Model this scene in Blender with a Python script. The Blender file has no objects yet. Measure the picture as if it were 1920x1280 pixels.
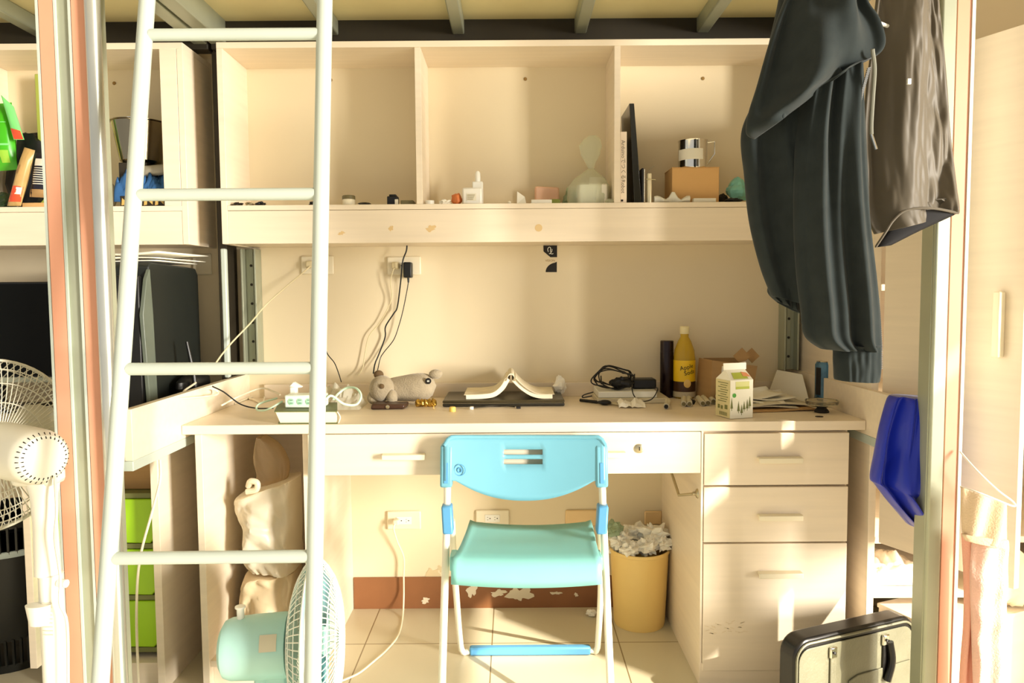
import bpy, bmesh, math, random
from mathutils import Vector, Matrix, noise
sc = bpy.context.scene
COL = sc.collection
R = math.radians
# ---------------------------------------------------------------- camera
FPX, EYE, PITCH, ROLL = 1400.0, 1.10, math.atan(90 / 1400.0), 0.0072
_F = Vector((0, math.cos(PITCH), -math.sin(PITCH)))
_U = Vector((0, math.sin(PITCH), math.cos(PITCH)))
_R = Vector((1, 0, 0))
RR = _R * math.cos(ROLL) - _U * math.sin(ROLL)
UU = _U * math.cos(ROLL) + _R * math.sin(ROLL)
cam = bpy.data.cameras.new('camera')
cam.sensor_width = 36.0
cam.lens = FPX / 1920 * 36.0
cam.clip_start = 0.05
camo = bpy.data.objects.new('camera', cam)
COL.objects.link(camo)
m3 = Matrix((RR, UU, -_F)).transposed()
camo.matrix_world = Matrix.Translation((0, 0, EYE)) @ m3.to_4x4()
sc.camera = camo
# ---------------------------------------------------------------- light
w = bpy.data.worlds.new('world'); sc.world = w; w.use_nodes = True
bg = w.node_tree.nodes['Background']
bg.inputs[0].default_value = (1.0, 0.97, 0.925, 1); bg.inputs[1].default_value = 0.40
sun = bpy.data.lights.new('sun', 'SUN'); sun.energy = 6.0; sun.angle = R(0.6); sun.color = (1.0, 0.90, 0.74)
suno = bpy.data.objects.new('sun', sun); COL.objects.link(suno)
SUN = Vector((-1.0, 0.89, -0.85)).normalized()
suno.rotation_euler = SUN.to_track_quat('-Z', 'Y').to_euler(); suno.location = (3, -1, 3)
day = bpy.data.lights.new('window_daylight', 'AREA'); day.shape = 'RECTANGLE'; day.size = 1.6; day.size_y = 2.8
day.energy = 1250; day.color = (1.0, 0.93, 0.82)
dayo = bpy.data.objects.new('window_daylight', day); COL.objects.link(dayo)
dayo.location = (7.2, -3.2, 1.6)
dayo.rotation_euler = (Vector((-1, 0.75, -0.1))).to_track_quat('-Z', 'Y').to_euler()
sc.view_settings.view_transform = 'Standard'; sc.view_settings.look = 'None'
sc.view_settings.gamma = 1.0; sc.view_settings.use_curve_mapping = False
sc.view_settings.exposure = 0.58
# ---------------------------------------------------------------- projection of photo points onto real planes
def ray(px, py):
    return _F * FPX + RR * (px - 960) + UU * (640 - py)
def P(px, py, Y):
    d = ray(px, py); t = Y / d.y
    return Vector((d.x * t, Y, EYE + d.z * t))
def G(px, py, z):
    d = ray(px, py); t = (z - EYE) / d.z
    return Vector((d.x * t, d.y * t, z))
def lerp(a, b, t): return a + (b - a) * t
def smooth(pts, n=6, closed=False):
    pts = [Vector(p) for p in pts]
    if len(pts) < 3: return pts
    out = []; N = len(pts)
    rng = range(N) if closed else range(N - 1)
    for i in rng:
        p0 = pts[(i - 1) % N] if (closed or i > 0) else pts[0] * 2 - pts[1]
        p1 = pts[i]; p2 = pts[(i + 1) % N]
        p3 = pts[(i + 2) % N] if (closed or i + 2 < N) else p2 * 2 - p1
        for k in range(n):
            t = k / n
            out.append(0.5 * ((2 * p1) + (p2 - p0) * t + (2 * p0 - 5 * p1 + 4 * p2 - p3) * t * t + (3 * p1 - p0 - 3 * p2 + p3) * t ** 3))
    if not closed: out.append(pts[-1])
    return out
# ---------------------------------------------------------------- materials
def s2l(c):
    return tuple((x / 12.92 if x <= 0.04045 else ((x + 0.055) / 1.055) ** 2.4) for x in [v / 255.0 for v in c])
MATS = {}
def mat(name, rgb, rough=0.5, metal=0.0, var=0.04, scale=(8, 8, 8), bump=0.0, bscale=60, trans=0.0, alpha=1.0, spec=0.5, sheen=0.0, ior=1.45, sss=0.0, emit=0):
    if name in MATS: return MATS[name]
    m = bpy.data.materials.new(name); m.use_nodes = True
    nt = m.node_tree; b = nt.nodes['Principled BSDF']
    c = s2l(rgb)
    b.inputs['Roughness'].default_value = rough; b.inputs['Metallic'].default_value = metal
    b.inputs['Specular IOR Level'].default_value = spec; b.inputs['IOR'].default_value = ior
    b.inputs['Transmission Weight'].default_value = trans; b.inputs['Alpha'].default_value = alpha
    if sheen: b.inputs['Sheen Weight'].default_value = sheen; b.inputs['Sheen Roughness'].default_value = 0.4
    tc = nt.nodes.new('ShaderNodeTexCoord'); mp = nt.nodes.new('ShaderNodeMapping')
    mp.inputs['Scale'].default_value = scale
    nt.links.new(tc.outputs['Object'], mp.inputs['Vector'])
    nz = nt.nodes.new('ShaderNodeTexNoise'); nz.inputs['Scale'].default_value = 1.0; nz.inputs['Detail'].default_value = 5
    nt.links.new(mp.outputs[0], nz.inputs['Vector'])
    rp = nt.nodes.new('ShaderNodeValToRGB')
    rp.color_ramp.elements[0].position = 0.3; rp.color_ramp.elements[1].position = 0.7
    rp.color_ramp.elements[0].color = tuple(x * (1 - var) for x in c) + (1,)
    rp.color_ramp.elements[1].color = tuple(min(1, x * (1 + var)) for x in c) + (1,)
    nt.links.new(nz.outputs['Fac'], rp.inputs[0]); nt.links.new(rp.outputs[0], b.inputs['Base Color'])
    if bump:
        n2 = nt.nodes.new('ShaderNodeTexNoise'); n2.inputs['Scale'].default_value = bscale; n2.inputs['Detail'].default_value = 3
        nt.links.new(tc.outputs['Object'], n2.inputs['Vector'])
        bp = nt.nodes.new('ShaderNodeBump'); bp.inputs['Strength'].default_value = bump; bp.inputs['Distance'].default_value = 0.003
        nt.links.new(n2.outputs['Fac'], bp.inputs['Height']); nt.links.new(bp.outputs[0], b.inputs['Normal'])
    MATS[name] = m
    return m
def thin(name, rgb, mix=0.5, tint=(255, 255, 255), rough=0.3, clear=0.0):
    """plastic film: diffuse + translucent, partly clear"""
    if name in MATS: return MATS[name]
    m = bpy.data.materials.new(name); m.use_nodes = True; nt = m.node_tree; nt.nodes.clear()
    o = nt.nodes.new('ShaderNodeOutputMaterial')
    pb = nt.nodes.new('ShaderNodeBsdfPrincipled'); pb.inputs['Base Color'].default_value = s2l(rgb) + (1,); pb.inputs['Roughness'].default_value = rough
    tr = nt.nodes.new('ShaderNodeBsdfTranslucent'); tr.inputs[0].default_value = s2l(rgb) + (1,)
    mx = nt.nodes.new('ShaderNodeMixShader'); mx.inputs[0].default_value = mix
    nt.links.new(pb.outputs[0], mx.inputs[1]); nt.links.new(tr.outputs[0], mx.inputs[2])
    tp = nt.nodes.new('ShaderNodeBsdfTransparent'); tp.inputs[0].default_value = s2l(tint) + (1,)
    m2 = nt.nodes.new('ShaderNodeMixShader'); m2.inputs[0].default_value = clear
    nt.links.new(mx.outputs[0], m2.inputs[1]); nt.links.new(tp.outputs[0], m2.inputs[2]); nt.links.new(m2.outputs[0], o.inputs[0])
    MATS[name] = m
    return m
WOOD = mat('cream_laminate', (236, 221, 197), 0.42, var=0.035, scale=(3, 3, 60))
WOODH = mat('cream_laminate_horizontal', (236, 221, 197), 0.38, var=0.035, scale=(3, 60, 60))
WALL = mat('cream_wall_paint', (230, 215, 182), 0.75, var=0.02, scale=(3, 3, 3), bump=0.05, bscale=40)
MINTM = mat('mint_grey_enamel', (188, 198, 188), 0.3, var=0.03)
GREYM = mat('grey_green_metal', (168, 172, 150), 0.38, metal=0.35, var=0.05)
SILVER = mat('satin_silver', (205, 207, 198), 0.28, metal=0.8, var=0.03)
PINK = mat('salmon_plastic', (216, 156, 126), 0.45, var=0.03)
DARK = mat('dark_brown_and_gap_shade', (44, 38, 26), 0.6, var=0.1)  # dark brown items; on rear rails and post the gap's shade is in this colour
BLACK = mat('black_plastic', (18, 18, 18), 0.4, var=0.05)
SCREEN = mat('black_screen', (5, 7, 6), 0.5, var=0.0, spec=0.15)
WHITE = mat('white_plastic', (240, 238, 226), 0.35, var=0.02)
CREAMP = mat('cream_plastic', (236, 226, 198), 0.4, var=0.02)
CHROME = mat('chrome', (225, 222, 212), 0.12, metal=1.0, var=0.02)
STEEL = mat('worn_steel', (190, 180, 150), 0.3, metal=0.9, var=0.05)
PAPER = mat('white_paper', (243, 238, 222), 0.8, var=0.02)
PAPER2 = mat('grey_paper', (214, 206, 184), 0.8, var=0.04)
CARD = mat('cardboard', (178, 142, 94), 0.75, var=0.06, scale=(4, 4, 60))
INK = mat('black_ink', (24, 20, 16), 0.6, var=0.0)
# ---------------------------------------------------------------- mesh collection
class MB:
    def __init__(s): s.v = []; s.f = []
    def add(s, vs, fs):
        o = len(s.v); s.v += [Vector(v) for v in vs]; s.f += [tuple(i + o for i in f) for f in fs]; return s
    def box(s, x0, x1, y0, y1, z0, z1):
        if x0 > x1: x0, x1 = x1, x0
        if y0 > y1: y0, y1 = y1, y0
        if z0 > z1: z0, z1 = z1, z0
        vs = [(x, y, z) for z in (z0, z1) for y in (y0, y1) for x in (x0, x1)]
        return s.add(vs, [(0, 2, 3, 1), (4, 5, 7, 6), (0, 1, 5, 4), (2, 6, 7, 3), (0, 4, 6, 2), (1, 3, 7, 5)])
    def obox(s, c, ax, ay, az):
        """box with centre c and half-axis vectors"""
        c, ax, ay, az = map(Vector, (c, ax, ay, az))
        vs = [c + ax * i + ay * j + az * k for k in (-1, 1) for j in (-1, 1) for i in (-1, 1)]
        return s.add(vs, [(0, 2, 3, 1), (4, 5, 7, 6), (0, 1, 5, 4), (2, 6, 7, 3), (0, 4, 6, 2), (1, 3, 7, 5)])
    def prism(s, poly, d):
        poly = [Vector(p) for p in poly]; d = Vector(d); n = len(poly)
        vs = poly + [p + d for p in poly]
        fs = [tuple(range(n)), tuple(range(2 * n - 1, n - 1, -1))] + [(i, i + n, (i + 1) % n + n, (i + 1) % n) for i in range(n)]
        return s.add(vs, fs)
    def tube(s, pts, r, n=10, closed=False, sm=0, flat=1.0, cap=True):
        pts = smooth(pts, sm, closed) if sm else [Vector(p) for p in pts]
        N = len(pts); rs = r if isinstance(r, (list, tuple)) else None
        T = []
        for i in range(N):
            a = pts[(i - 1) % N] if (closed or i > 0) else pts[i]; b = pts[(i + 1) % N] if (closed or i < N - 1) else pts[i]
            t = (b - a); T.append(t.normalized() if t.length > 1e-9 else Vector((0, 0, 1)))
        up = Vector((0, 0, 1)) if abs(T[0].z) < 0.9 else Vector((0, 1, 0))
        nx = T[0].cross(up).normalized(); vs = []
        for i in range(N):
            nx = (nx - T[i] * nx.dot(T[i])); nx = nx.normalized() if nx.length > 1e-6 else T[i].orthogonal().normalized()
            ny = T[i].cross(nx)
            ri = lerp(rs[0], rs[1], i / (N - 1)) if rs else r
            for k in range(n):
                a = 2 * math.pi * k / n
                vs.append(pts[i] + nx * math.cos(a) * ri + ny * math.sin(a) * ri * flat)
        fs = []
        for i in range(N if closed else N - 1):
            j = (i + 1) % N
            for k in range(n):
                l = (k + 1) % n; fs.append((i * n + k, i * n + l, j * n + l, j * n + k))
        if not closed and cap: fs += [tuple(range(n - 1, -1, -1)), tuple((N - 1) * n + k for k in range(n))]
        return s.add(vs, fs)
    def lathe(s, prof, c=(0, 0, 0), n=32, axis=(0, 0, 1), xs=1.0):
        c = Vector(c); az = Vector(axis).normalized(); ax = az.orthogonal().normalized()
        if abs(az.z) > 0.99: ax = Vector((1, 0, 0))
        ay = az.cross(ax); vs = []; fs = []
        for (r, z) in prof:
            for k in range(n):
                a = 2 * math.pi * k / n
                vs.append(c + az * z + ax * (r * xs * math.cos(a)) + ay * (r * math.sin(a)))
        for i in range(len(prof) - 1):
            for k in range(n):
                l = (k + 1) % n; fs.append((i * n + k, i * n + l, (i + 1) * n + l, (i + 1) * n + k))
        if prof[0][0] > 1e-5: fs.append(tuple(range(n - 1, -1, -1)))
        if prof[-1][0] > 1e-5: fs.append(tuple((len(prof) - 1) * n + k for k in range(n)))
        return s.add(vs, fs)
    def rings(s, rings, cap=True):
        n = len(rings[0]); vs = [p for r in rings for p in r]; fs = []
        for i in range(len(rings) - 1):
            for k in range(n):
                l = (k + 1) % n; fs.append((i * n + k, i * n + l, (i + 1) * n + l, (i + 1) * n + k))
        if cap: fs += [tuple(range(n - 1, -1, -1)), tuple((len(rings) - 1) * n + k for k in range(n))]
        return s.add(vs, fs)
    def grid(s, g):
        nv = len(g); nu = len(g[0]); vs = [p for r in g for p in r]
        return s.add(vs, [(j * nu + i, j * nu + i + 1, (j + 1) * nu + i + 1, (j + 1) * nu + i) for j in range(nv - 1) for i in range(nu - 1)])
    def ball(s, c, r, n=16, m=10):
        c = Vector(c); r = Vector(r) if not isinstance(r, (int, float)) else Vector((r, r, r)); rs = []
        for j in range(m + 1):
            th = math.pi * j / m
            rs.append([c + Vector((r.x * max(math.sin(th), 1e-4) * math.cos(2 * math.pi * k / n), r.y * max(math.sin(th), 1e-4) * math.sin(2 * math.pi * k / n), -r.z * math.cos(th))) for k in range(n)])
        return s.rings(rs, False)
    def crumple(s, c, r, seed=0, amp=0.35, freq=2.2, n=18, m=12, flat=True):
        c = Vector(c); r = Vector(r); rs = []; so = Vector((seed * 7.31, seed * 3.17, seed * 1.7))
        for j in range(m + 1):
            th = math.pi * j / m; row = []
            for k in range(n):
                d = Vector((max(math.sin(th), 1e-4) * math.cos(2 * math.pi * k / n), max(math.sin(th), 1e-4) * math.sin(2 * math.pi * k / n), -math.cos(th)))
                q = d * freq + so
                f = 1 + amp * (noise.noise(q) + 0.6 * abs(noise.noise(q * 2.3)) - 0.2)
                p = Vector((d.x * r.x * f, d.y * r.y * f, d.z * r.z * f))
                if p.z < -r.z * 0.9: p.z = -r.z * 0.9
                row.append(c + p)
            rs.append(row)
        return s.rings(rs, False)
    def text(s, body, size, fn, depth=0.0):
        cu = bpy.data.curves.new('t', 'FONT'); cu.body = body; cu.size = size; cu.align_x = 'CENTER'; cu.align_y = 'CENTER'; cu.resolution_u = 3
        ob = bpy.data.objects.new('t', cu); COL.objects.link(ob)
        dg = bpy.context.evaluated_depsgraph_get(); me = bpy.data.meshes.new_from_object(ob.evaluated_get(dg))
        s.add([fn(v.co.x, v.co.y) for v in me.vertices], [tuple(p.vertices) for p in me.polygons])
        bpy.data.objects.remove(ob); bpy.data.meshes.remove(me); bpy.data.curves.remove(cu)
        return s
    def build(s, name, m, parent=None, bevel=0.0, angle=35, flat=False, solid=0.0, fix=True, sub=0):
        org = Vector((0, 0, 0))
        if parent is not None:
            q = parent
            while q is not None: org += q.location; q = q.parent
        else:
            xs = [v.x for v in s.v]; ys = [v.y for v in s.v]; zs = [v.z for v in s.v]
            org = Vector(((min(xs) + max(xs)) / 2, (min(ys) + max(ys)) / 2, min(zs)))
        me = bpy.data.meshes.new(name)
        me.from_pydata([v - org for v in s.v], [], s.f); me.update()
        if fix:
            bm = bmesh.new(); bm.from_mesh(me)
            bmesh.ops.recalc_face_normals(bm, faces=bm.faces); bm.to_mesh(me); bm.free()
        if not flat:
            me.shade_smooth(); me.set_sharp_from_angle(angle=R(angle))
        me.materials.append(m)
        o = bpy.data.objects.new(name, me); COL.objects.link(o)
        if parent is not None: o.parent = parent
        else: o.location = org
        if sub:
            q = o.modifiers.new('s', 'SUBSURF'); q.levels = sub; q.render_levels = sub
        if solid:
            q = o.modifiers.new('t', 'SOLIDIFY'); q.thickness = solid; q.offset = 0
        if bevel:
            q = o.modifiers.new('b', 'BEVEL'); q.width = bevel; q.segments = 2; q.limit_method = 'ANGLE'; q.angle_limit = R(40)
        return o
def tag(o, label=None, cat=None, group=None, kind=None):
    if label: o['label'] = label
    if cat: o['category'] = cat
    if group: o['group'] = group
    if kind: o['kind'] = kind
    return o
def thing(name, label, cat, loc=(0, 0, 0), group=None):
    o = bpy.data.objects.new(name, None); COL.objects.link(o); o.location = loc; o.empty_display_size = 0.05
    return tag(o, label, cat, group)
def struct(name, mb, m, bevel=0): return tag(mb.build(name, m, None, bevel), kind='structure')
def B(*a): return MB().box(*a)
def dup(root, loc, label=None):
    r = root.copy(); COL.objects.link(r); r.location = loc
    if label: r['label'] = label
    for ch in list(root.children):
        c = ch.copy(); COL.objects.link(c); c.parent = r
        for g in ch.children:
            d = g.copy(); COL.objects.link(d); d.parent = c
    return r
def interp_rows(rows, v):
    k = v * (len(rows) - 1); i = min(int(k), len(rows) - 2); t = k - i
    g = lambda j: rows[max(0, min(len(rows) - 1, j))]
    out = []
    for c in range(len(rows[0])):
        p0, p1, p2, p3 = g(i - 1)[c], g(i)[c], g(i + 1)[c], g(i + 2)[c]
        out.append(0.5 * (2 * p1 + (p2 - p0) * t + (2 * p0 - 5 * p1 + 4 * p2 - p3) * t * t + (3 * p1 - p0 - 3 * p2 + p3) * t ** 3))
    return out
def cloth(mb, rows, Y, T, fold=None, nu=36, nv=40, back=0.6, open_end=False, jag=None):
    """closed fabric volume: rows of (left_px, left_py, right_px, right_py[, dY]) down its length"""
    rings = []
    for j in range(nv + 1):
        v = j / nv; r = interp_rows(rows, v); dY = r[4] if len(r) > 4 else 0
        L = P(r[0], r[1], Y + dY); Rr = P(r[2], r[3], Y + dY); ring = []
        for i in range(nu + 1):
            u = -1 + 2 * i / nu; p = lerp(L, Rr, (u + 1) / 2); e = max(0, 1 - abs(u) ** 2.2) ** 0.5
            y = -T * e + (fold(u, v) * min(1, (1 - abs(u)) * 5) if fold else 0)
            if jag: p = p + Vector((0, 0, jag(u, v)))
            ring.append(p + Vector((0, y, 0)))
        for i in range(nu - 1, 0, -1):
            u = -1 + 2 * i / nu; p = lerp(L, Rr, (u + 1) / 2); e = max(0, 1 - abs(u) ** 2.2) ** 0.5
            if jag: p = p + Vector((0, 0, jag(u, v)))
            ring.append(p + Vector((0, T * back * e, 0)))
        rings.append(ring)
    if open_end:
        c = sum((p for p in rings[-1]), Vector()) / len(rings[-1])
        for k, (sc_, dz) in enumerate(((0.9, 0.0), (0.85, 0.05))):
            rings.append([c + (p - c) * sc_ + Vector((0, 0, dz)) for p in rings[nv]])
    return mb.rings(rings)
YW, YD, YH, YP = 2.56, 2.02, 2.34, 1.70
# ================================================================ THE SETTING
def tile_floor():
    m = bpy.data.materials.new('floor_tiles'); m.use_nodes = True; nt = m.node_tree; b = nt.nodes['Principled BSDF']
    tc = nt.nodes.new('ShaderNodeTexCoord'); mp = nt.nodes.new('ShaderNodeMapping'); mp.inputs['Location'].default_value = (0.22, 0.06, 0)
    nt.links.new(tc.outputs['Object'], mp.inputs[0])
    br = nt.nodes.new('ShaderNodeTexBrick'); br.offset = 0; br.inputs['Scale'].default_value = 1.0
    br.inputs['Brick Width'].default_value = 0.4; br.inputs['Row Height'].default_value = 0.4; br.inputs['Mortar Size'].default_value = 0.0022; br.inputs['Mortar Smooth'].default_value = 0.2
    br.inputs['Color1'].default_value = s2l((212, 203, 176)) + (1,); br.inputs['Color2'].default_value = s2l((206, 197, 170)) + (1,); br.inputs['Mortar'].default_value = s2l((140, 122, 88)) + (1,)
    nt.links.new(mp.outputs[0], br.inputs['Vector']); nt.links.new(br.outputs['Color'], b.inputs['Base Color'])
    b.inputs['Roughness'].default_value = 0.3
    bp = nt.nodes.new('ShaderNodeBump'); bp.inputs['Strength'].default_value = 0.4; bp.inputs['Distance'].default_value = 0.002; bp.invert = True
    nt.links.new(br.outputs['Fac'], bp.inputs['Height']); nt.links.new(bp.outputs[0], b.inputs['Normal'])
    return m
struct('floor', B(-3.2, 2.7, -1.2, 2.7, -0.1, 0), tile_floor())
struct('wall_back', B(-3.2, 2.7, YW, YW + 0.1, 0, 2.75), WALL)
struct('ceiling', B(-3.2, 2.8, -1.2, 2.66, 2.75, 2.85), WALL)
wr = MB(); wy0, wy1, wz0, wz1 = -1.15, 0.80, 0.06, 2.50
wr.box(2.7, 2.8, -1.2, wy0, -0.1, 2.75).box(2.7, 2.8, wy1, 2.66, -0.1, 2.75).box(2.7, 2.8, wy0, wy1, -0.1, wz0).box(2.7, 2.8, wy0, wy1, wz1, 2.75)
struct('wall_right', wr, WALL)
wf = MB()
for (a, b_, c, d) in ((wy0, wy0 + .04, wz0, wz1), (wy1 - .04, wy1, wz0, wz1), (wy0 + .04, wy1 - .04, wz0, wz0 + .04), (wy0 + .04, wy1 - .04, wz1 - .04, wz1)):
    wf.box(2.72, 2.77, a, b_, c, d)
wf.box(2.73, 2.75, 0.0, wy1 - .04, 1.95, 2.37)  # unseen blind panel, added to cut the sun into patches on the drawers
struct('window_1', wf, WHITE)
BASE = mat('brown_baseboard', (140, 92, 56), 0.55, var=0.08)
bb = struct('baseboard_back', B(-0.56, 0.517, YW - 0.006, YW, 0, 0.112), BASE)
def patch(cx, cz, rx, rz, seed, y=YW - 0.0065, n=26, d=0.0012):
    random.seed(seed); ph = [random.uniform(0, 6.28) for _ in range(3)]
    poly = []
    for k in range(n):
        a = 2 * math.pi * k / n; f = 1 + 0.28 * math.sin(2 * a + ph[0]) + 0.2 * math.sin(5 * a + ph[1]) + 0.12 * math.sin(9 * a + ph[2])
        poly.append((cx + rx * f * math.cos(a), y, cz + rz * f * math.sin(a)))
    return MB().prism(poly, (0, -d, 0))
PLAST = mat('bare_plaster', (226, 214, 188), 0.9, var=0.06)
for k, (px, py, rx, rz) in enumerate(((798, 1124, 8, 5), (885, 1105, 8, 14), (935, 1110, 14, 6), (975, 1112, 20, 14), (1042, 1110, 9, 3), (1080, 1113, 4, 3))):
    p = P(px, py, YW); q = YW / 1400
    patch(p.x, min(p.z, 0.112 - rz * q * 1.25), rx * q, rz * q, k).build('peeled_paint', PLAST, bb)
# ================================================================ LOFT BEDS
def silver_post(bed, x0, x1, x2, y0=YP, tube=None):
    """pink faced strip x0..x1, metal edge x1..x2, full height"""
    p = B(x0 - 0.003, x2, y0 + 0.006, y0 + 0.055, 0, 2.35).build('post', GREYM, bed, 0.003)
    B(x0 + 0.003, x1 - 0.002, y0, y0 + 0.006, 0, 2.35).build('cover_strip', PINK, p, 0.0015)
    B(x0 - 0.003, x0 + 0.002, y0 - 0.001, y0 + 0.006, 0, 2.35).build('strip_edge', MINTM, p)
    B(x1 - 0.001, x1 + 0.003, y0 - 0.001, y0 + 0.006, 0, 2.35).build('strip_edge', MINTM, p)
    if tube: MB().tube([(tube, y0 - 0.004, 0), (tube, y0 - 0.004, 2.35)], 0.0165, 20).build('post_tube', SILVER, p)
    return p
PANEL = mat('khaki_bed_board', (228, 216, 166), 0.7, var=0.03)
bed = thing('loft_bed', 'metal loft bed frame standing over the cream desk, salmon strips on its posts', 'bed', (0.03, 2.1, 0))
silver_post(bed, -0.977, -0.938, -0.925, tube=-0.923)
p = B(0.958, 1.03, YP + 0.006, YP + 0.055, 0, 2.35).build('post', GREYM, bed, 0.003)
B(0.957, 0.991, YP - 0.006, YP + 0.006, 0, 2.35).build('post_tube', GREYM, p, 0.005)
B(0.994, 1.026, YP, YP + 0.006, 0, 2.35).build('cover_strip', PINK, p, 0.0015)
B(1.026, 1.033, YP - 0.003, YP + 0.056, 0, 2.35).build('strip_edge', WHITE, p)
B(-0.905, 0.96, 1.72, 2.44, 1.972, 1.99).build('base_panel', PANEL, bed)
for x in (-0.565, -0.164, 0.225, 0.614):
    B(x - 0.019, x + 0.019, 1.75, 2.44, 1.925, 1.972).build('slat', GREYM, bed, 0.004)
B(-0.955, -0.905, 1.76, 2.44, 1.90, 2.0).build('side_rail', GREYM, bed, 0.004)
B(0.96, 1.0, 1.76, 2.44, 1.90, 2.0).build('side_rail', GREYM, bed, 0.004)
B(-0.92, 0.957, 1.705, 1.745, 1.92, 2.02).build('front_rail', GREYM, bed, 0.004)
B(-0.955, 1.0, 2.44, 2.49, 1.885, 2.02).build('rear_rail', DARK, bed, 0.003)  # dark colour holds the shade of the gap above the overhead shelf
for s, x in ((-1, -0.905), (1, 0.966)):
    sb = B(x, x + s * 0.02, 1.758, YW, 0.708, 0.832).build('side_board', WOODH, bed, 0.001)
    B(x + s * 0.0, x + s * 0.035, 1.758, 2.5, 0.683, 0.7075).build('support_beam', MINTM, bed, 0.002)
    u = MB(); xa = x + (0.002 if s < 0 else -0.052)
    z1 = 1.255
    u.box(xa, xa + 0.05, 2.535, 2.559, 0.835, z1).box(xa, xa + 0.006, 2.50, 2.535, 0.835, z1).box(xa + 0.044, xa + 0.05, 2.50, 2.535, 0.835, z1)
    u.box(xa + .018, xa + 0.032, 2.53, 2.536, 0.835, z1)
    uo = u.build('rear_upright', GREYM, bed, 0.001)
    for k in range(6):
        zz = 0.88 + k * 0.064
        MB().lathe([(0.0045, 0), (0.0045, 0.002)], (xa + 0.025, 2.53, zz), 10, (0, -1, 0)).build('hole', DARK, uo)
B(-0.962, -0.932, 2.46, 2.55, 0, 1.884).build('rear_post', DARK, bed, 0.003)  # upright coloured dark for the shade between the two shelf units
B(-0.931, -0.914, 2.40, 2.42, 0.835, 1.25).build('rear_tube', MINTM, bed, 0.004)
bed2 = thing('loft_bed', 'neighbouring metal loft bed at left edge, its salmon post left of the ladder', 'bed', (-2.0, 2.1, 0))
silver_post(bed2, -1.049, -1.011, -0.982)
B(-2.9, -1.012, 1.72, 2.44, 1.972, 1.99).build('base_panel', PANEL, bed2)
for x in (-1.49, -1.89): B(x - 0.019, x + 0.019, 1.75, 2.44, 1.925, 1.972).build('slat', GREYM, bed2, 0.004)
B(-1.01, -0.965, 1.76, 2.44, 1.90, 2.0).build('side_rail', GREYM, bed2, 0.004)
B(-2.9, -0.965, 2.44, 2.49, 1.885, 2.02).build('rear_rail', DARK, bed2, 0.003)  # same dark colour, shade behind the bed board painted in
B(-2.9, -1.05, 1.705, 1.745, 1.92, 2.02).build('front_rail', GREYM, bed2, 0.004)
# ---------------------------------------------------------------- ladder
def ladY(py): return lerp(1.655, 1.40, (py + 40) / 1360)
lad = thing('ladder', 'pale mint metal ladder leaning against the loft bed', 'ladder', (P(390, 1320, 1.40).x, 1.37, 0))
def lp(px, py): return P(px, py, ladY(py))
def lad_ext(pa, pb):
    d = (pb - pa); t = (0.0 - pb.z) / d.z; bot = pb + d * t
    t2 = (1.955 - pa.z) / d.z; return pa + d * t2, bot
a0, a1 = lad_ext(lp(276, 0), lp(188, 1280)); c0, c1 = lad_ext(lp(609, 0), lp(586, 1280))
MB().tube([a0, a1], 0.0165, 20).build('rail', MINTM, lad)
MB().tube([c0, c1], 0.0165, 20).build('rail', MINTM, lad)
def onrail(p0, p1, z): t = (z - p0.z) / (p1.z - p0.z); return lerp(p0, p1, t)
for (yl, yr) in ((66, 64), (366, 364), (691, 689), (1045, 1041)):
    zl = lp(260, yl).z; zr = lp(590, yr).z
    A = onrail(a0, a1, zl); Cc = onrail(c0, c1, zr); d = (Cc - A).normalized()
    MB().tube([A + d * 0.012, Cc - d * 0.012], 0.0128, 18).build('rung', MINTM, lad)
# ================================================================ OVERHEAD SHELF UNITS
SCREW = mat('brown_cap', (150, 118, 62), 0.6)
TAPE = mat('old_tape', (222, 192, 140), 0.6)
def hutch(label, x0, x1, divs, dz=0.0, stile=None):
    h = thing('overhead_shelf', label, 'shelf', ((x0 + x1) / 2, 2.45, 1.26))
    yb = YW - 0.001; zt, zs = 1.874 + dz, 1.379 + dz
    B(x0, x1, YH, yb, zt - 0.019, zt).build('top_panel', WOODH, h, 0.001)
    B(x0, x0 + 0.019, YH, yb, 1.26 + dz, zt - 0.019).build('side_panel', WOOD, h, 0.001)
    B(x1 - 0.019, x1, YH, yb, 1.26 + dz, zt - 0.019).build('side_panel', WOOD, h, 0.001)
    B(x0 + 0.019, x1 - 0.019, YH, yb - 0.01, zs - 0.016, zs).build('shelf_board', WOODH, h, 0.001)
    bk = B(x0 + 0.019, x1 - 0.019, yb - 0.008, yb, zs, zt - 0.019).build('back_panel', WALL, h)
    ap = B(x0 + 0.019, x1 - 0.019, YH + 0.001, YH + 0.019, 1.26 + dz, zs - 0.017).build('apron', WOODH, h, 0.001)
    B(x0 + 0.019, x1 - 0.019, YH + 0.02, yb, 1.262 + dz, 1.278 + dz).build('bottom_panel', WOODH, h, 0.001)
    for (a, b_) in divs: B(a, b_, YH + 0.001, yb - 0.008, zs, zt - 0.019).build('divider', WOOD, h, 0.001)
    return h, bk, ap
h1, bk1, ap1 = hutch('wide cream overhead shelf with three open bays above the desk', -0.90, 0.965, ((-0.293, -0.274), (0.320, 0.339)))
for px, py in ((620, 150), (985, 148), (1318, 147)):
    q = P(px, py, YW - 0.01); MB().lathe([(0.006, 0), (0.005, 0.002), (0, 0.0025)], q, 14, (0, -1, 0)).build('screw_cap', SCREW, bk1)
for k, (px, py, w_, h_) in enumerate(((808, 428, 19, 10), (733, 428, 7, 11), (640, 437, 12, 6))):
    q = P(px, py, YH); s_ = YH / 1400
    patch(q.x, q.z, w_ * s_ / 2, h_ * s_ / 2, 20 + k, YH + 0.001, d=0.0006).build('tape_mark', TAPE, ap1)
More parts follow.
